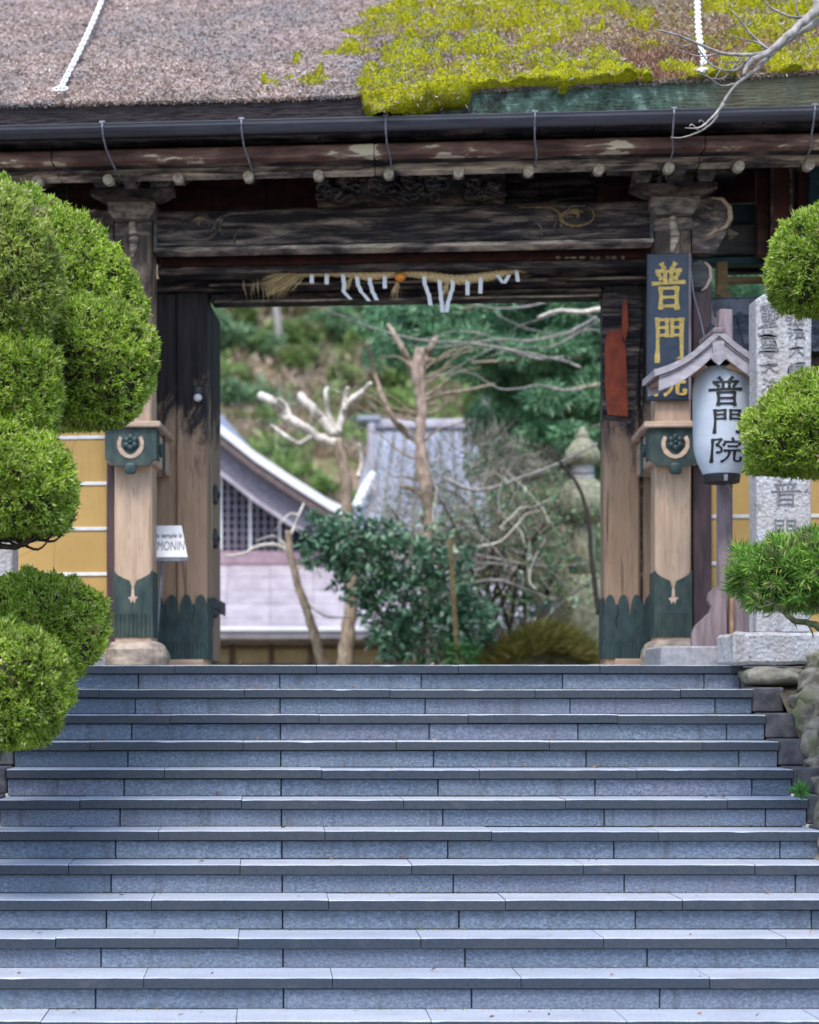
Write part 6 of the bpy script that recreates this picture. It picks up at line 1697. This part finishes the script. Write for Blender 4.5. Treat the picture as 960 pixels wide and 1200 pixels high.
cloud(tw, 'airy_leaves', [(560, 640, 70, 50), (640, 640, 50, 60), (500, 620, 50, 40), (600, 700, 60, 30), (530, 690, 50, 40)], 'hill_green', 9, .07, .024, 2, 1.0, 20.6)
cloud(tw, 'airy_leaves', [(600, 610, 90, 50), (650, 680, 50, 40), (520, 640, 50, 40), (460, 640, 40, 30)], 'camellia', 12, .09, .03, 2, 1.0, 20.4)
# sedge mound
sg = thing('sedge_mound', 'golden green mound of sedge grass at the right foot of the opening', 'grass mound', tuple(wp(635, 792, 20.47)))
n = 5200
d = rng.normal(size=(n, 2)); X = PX(635, 20.47)+np.clip(d[:, 0], -2, 2)*.36; Y = 20.47+d[:, 1]*.25
hz = .52*np.exp(-((X-PX(635, 20.47))/.55)**2)-.02
P_ = np.stack([X, Y, hz*rng.uniform(.5, 1, n)], -1)
V, Fc = sprigs(P_, unit(np.stack([(X-PX(610, 20.47))*1.2, np.full(n, -.35), np.full(n, .35)], -1)), .26, .009, 2, .35)
o = link_mesh(np_mesh('sedge_blades', V-np.array(OFF[sg.name]), Fc), 'sedge_blades', M['sedge'], sg); tag(o, kind='stuff')
MB().lump((PX(635, 20.47), 20.53, .05), (.72, .45, .38), 3, .08, 20, 12).build('mound', M['garden_soil'], sg, smooth=True)
for (x, y, D, nn_, L_, lab) in ((540, 765, 19.66, 60, .20, 'bright dwarf bamboo leaves at the foot of the bamboo stake'), (608, 702, 20.94, 22, .22, 'spray of long pale bamboo leaves in the dark undergrowth')):
    db = thing('dwarf_bamboo', lab, 'bamboo', tuple(wp(x, y+20, D)))
    V, Fc = sprigs(np.array(wp(x, y, D))+rng.normal(size=(nn_, 3))*np.array([.10 if nn_ > 30 else .03, .05, .05]), np.tile(np.array([[.2, -.3, .25]]), (nn_, 1)), L_, .03, 1, .8)
    link_mesh(np_mesh('leaves', V-np.array(OFF[db.name]), Fc), 'leaves', M['bamboo_leaf'], db)
# conifer hanging in from the right, behind the gate
cf = thing('conifer_tree', 'dark green conifer whose sprays fill the upper right of the opening', 'tree', (PX(800, 23.5), 23.5, -.6))
limb(cf, [(PX(800, 23.5), 23.5, -.7), tuple(wp(798, 600, 23.5)), tuple(wp(795, 400, 23.5)), tuple(wp(790, 200, 23.5)), tuple(wp(790, 60, 23.5))], [.22, .2, .17, .12, .05], 'brown_bark', 'trunk')
q = random.Random(77)
blobs = []
for i in range(24):
    y0 = 250+i*11+q.uniform(-8, 8); x1 = q.uniform(455, 640) if y0 < 430 else q.uniform(560, 680); y1 = y0+q.uniform(-10, 26)
    limb(cf, [tuple(wp(795, y0-20, 23.5)), tuple(wp((795+x1)/2, (y0+y1)/2-8, 23+q.uniform(-.8, .8))), tuple(wp(x1, y1, 22.6+q.uniform(-.8, .8)))], [.05, .03, .01], 'brown_bark', 'branch', 6)
    m_ = 7
    for k in range(m_):
        t = .2+.8*k/(m_-1); blobs.append((795+(x1-795)*t+q.uniform(-8, 8), y0+(y1-y0)*t+q.uniform(-6, 12), q.uniform(14, 30), q.uniform(6, 15), 23+q.uniform(-.9, .7)))
for i in range(95): blobs.append((q.uniform(440, 710), q.uniform(340, 470), q.uniform(14, 30), q.uniform(6, 15), 23.8+q.uniform(-1, .9)))
for i in range(40): blobs.append((q.uniform(560, 710), q.uniform(450, 560), q.uniform(14, 30), q.uniform(8, 16), 24.4+q.uniform(-.6, .9)))
blobs = [b for b in blobs if not (b[0] < 545 and b[1] > 425)]
for i in range(30): blobs.append((q.uniform(790, 960), q.uniform(220, 470), q.uniform(20, 36), q.uniform(14, 26), 23+q.uniform(-.5, .8)))
cloud(cf, 'foliage', blobs, 'conifer', 150, .13, .022, 4, .8, 23, droop=.25)
# hillside undergrowth
def hill_pts(n, x0, x1, Ya, Yb):
    Y = rng.uniform(Ya, Yb, n); px = rng.uniform(x0, x1, n); X = (px-CX)/F*Y
    return X, Y
hs = []
for k, (mt, n, L_, W_2, nm, lab, wet) in enumerate((('hill_brown', 27000, .34, .06, 'leaf_litter', 'dry brown leaf litter and bracken over the hillside', 0), ('hill_green', 15000, .38, .11, 'undergrowth', 'patches of fresh green undergrowth on the hillside', 1), ('hill_dark', 4000, .40, .11, 'undergrowth', 'dark green patches of undergrowth on the hillside', 2))):
    X, Y = hill_pts(n, 180, 900, 35.5, 74)
    ms = fbm(X*.33+k*9, Y*.20, 51+k, 3)
    keep = ms > (-.45 if wet == 0 else .06 if wet == 1 else .14)
    X, Y = X[keep], Y[keep]
    gx = np.array([hill_z(a, b) for a, b in zip(X, Y)])
    bump = np.clip(ms[keep], 0, 1)*(1.3 if wet else .15)
    V, Fc = sprigs(np.stack([X, Y, gx+rng.uniform(0, 1, len(X))*(.1+bump)], -1), np.tile(np.array([[0, -.5, .8]]), (len(X), 1)), L_, W_2, 3, .7)
    o = link_mesh(np_mesh(nm, V, Fc), nm, M[mt], None); tag(o, lab, 'undergrowth', None, 'stuff')
q = random.Random(99)
sv = []
for k in range(3):
    parts = []
    for b in range(7):
        c = np.array([q.uniform(-.8, .8), q.uniform(-.5, .5), .4+q.uniform(0, .8)]); n = 190
        d = unit(rng.normal(size=(n, 3))); parts.append(sprigs(c+d*rng.uniform(.3, 1, (n, 1))*np.array([.55, .5, .42]), unit(d+np.array([[0, -.2, .3]])), .24, .085, 3, .9))
    V, Fc = join_np(parts); sv.append(np_mesh('crown', V, Fc)); sv[-1].materials.append(M[('hill_green', 'hill_dark', 'hill_green')[k]])
spots = [(275, 372, 55, 1.3), (262, 400, 50, 1.4), (300, 395, 52, .9), (345, 392, 54, 1.1), (312, 402, 49, .9), (370, 385, 56, 1.0), (268, 440, 46, 1.2), (285, 455, 44, .9), (300, 480, 41, .8), (352, 410, 50, .8), (395, 380, 58, 1.2), (420, 400, 54, 1.0),
         (350, 540, 38, .6), (330, 520, 39, .7), (375, 560, 37.5, .7), (440, 470, 43, 1.0), (425, 500, 41, .9), (455, 440, 47, 1.1), (400, 430, 48, .8), (540, 430, 50, 1.3), (600, 420, 50, 1.2), (570, 470, 44, 1.1), (640, 470, 44, 1.2), (690, 440, 46, 1.4), (340, 360, 62, 1.2), (440, 360, 62, 1.4)]
for i, (x, y, D, s_) in enumerate(spots):
    X = PX(x, D); k = (i*7) % 3
    # ground point whose image row is near y
    best = min(np.arange(36, 74, .5), key=lambda yy: abs((HY-(hill_z(PX(x, yy), yy)+.5-ZC)/yy*F)-y))
    Yb = float(best); X = PX(x, Yb)
    r_ = thing('hillside_shrub', 'rounded green shrub growing on the hillside behind the halls', 'shrub', (X, Yb, hill_z(X, Yb)-.1), 'W', 'shrubs scattered over the hillside')
    o = bpy.data.objects.new('crown', sv[k]); COL.objects.link(o); o.parent = r_; s_ *= .72; o.scale = (s_*1.15, s_, s_*.85); o.rotation_euler = (0, 0, q.uniform(0, 6))
    st = MB().tube([(X, Yb, hill_z(X, Yb)-.2), (X, Yb, hill_z(X, Yb)+.6)], [.06, .03], 5).build('trunk', M['brown_bark'], r_)
# trees standing on the hill: pale bare trunks and a few crowns against the slope
for i, (x, Yb, h_) in enumerate(((330, 58, 6), (560, 52, 7), (610, 60, 6), (655, 50, 7), (450, 64, 6), (290, 66, 5), (700, 56, 8), (520, 70, 6))):
    X = PX(x, Yb); z = hill_z(X, Yb)
    r_ = thing('slender_tree', 'slender bare tree standing on the far hillside', 'tree', (X, Yb, z-.2), 'W', 'bare trees on the far hillside')
    limb(r_, [(X, Yb, z-.2), (X+q.uniform(-.4, .4), Yb, z+h_*.5), (X+q.uniform(-.6, .6), Yb, z+h_)], [.14, .10, .04], 'grey_bark', 'trunk', 7)
    for k in range(7):
        a = z+h_*q.uniform(.3, .95); s_ = q.choice((-1, 1))
        limb(r_, [(X, Yb, a), (X+s_*q.uniform(.5, 1.1), Yb-.2, a+.5), (X+s_*q.uniform(1.2, 2.4), Yb-.3, a+q.uniform(.4, 1.3))], [.05, .035, .012], 'grey_bark', 'limb', 6)
# evergreen trees closing the view beside and above the gate
for i, (X, Y, h_, mt) in enumerate(((9.5, 26, 11, 'conifer'), (14, 30, 13, 'conifer'), (-6.5, 30, 12, 'hill_dark'), (-11, 27, 12, 'conifer'), (7.0, 31, 10, 'hill_dark'), (-15, 32, 13, 'hill_dark'), (19, 27, 12, 'hill_dark'))):
    r_ = thing('evergreen_tree', 'tall evergreen beyond the temple wall, number hidden by the gate', 'tree', (X, Y, -1.4), 'W', 'evergreens beyond the temple wall')
    r_['label'] = 'tall evergreen tree standing beyond the temple wall'
    limb(r_, [(X, Y, -1.5), (X, Y, h_*.5), (X, Y, h_)], [.25, .18, .05], 'brown_bark', 'trunk', 8)
    parts = []
    for b in range(34):
        zz = h_*(.12+.88*b/33); rr = 2.6*(1-.75*b/33); a = b*2.4
        c = np.array([X+rr*.55*math.cos(a), Y+rr*.55*math.sin(a), zz-1]); n = 210
        d = unit(rng.normal(size=(n, 3))); parts.append(sprigs(c+d*rng.uniform(.3, 1, (n, 1))*np.array([rr*.55, rr*.55, .65]), unit(d+np.array([[0, 0, -.1]])), .28, .06, 3, .8))
    V, Fc = join_np(parts)
    link_mesh(np_mesh('crown', V-np.array(OFF[r_.name]), Fc), 'crown', M[mt], r_)
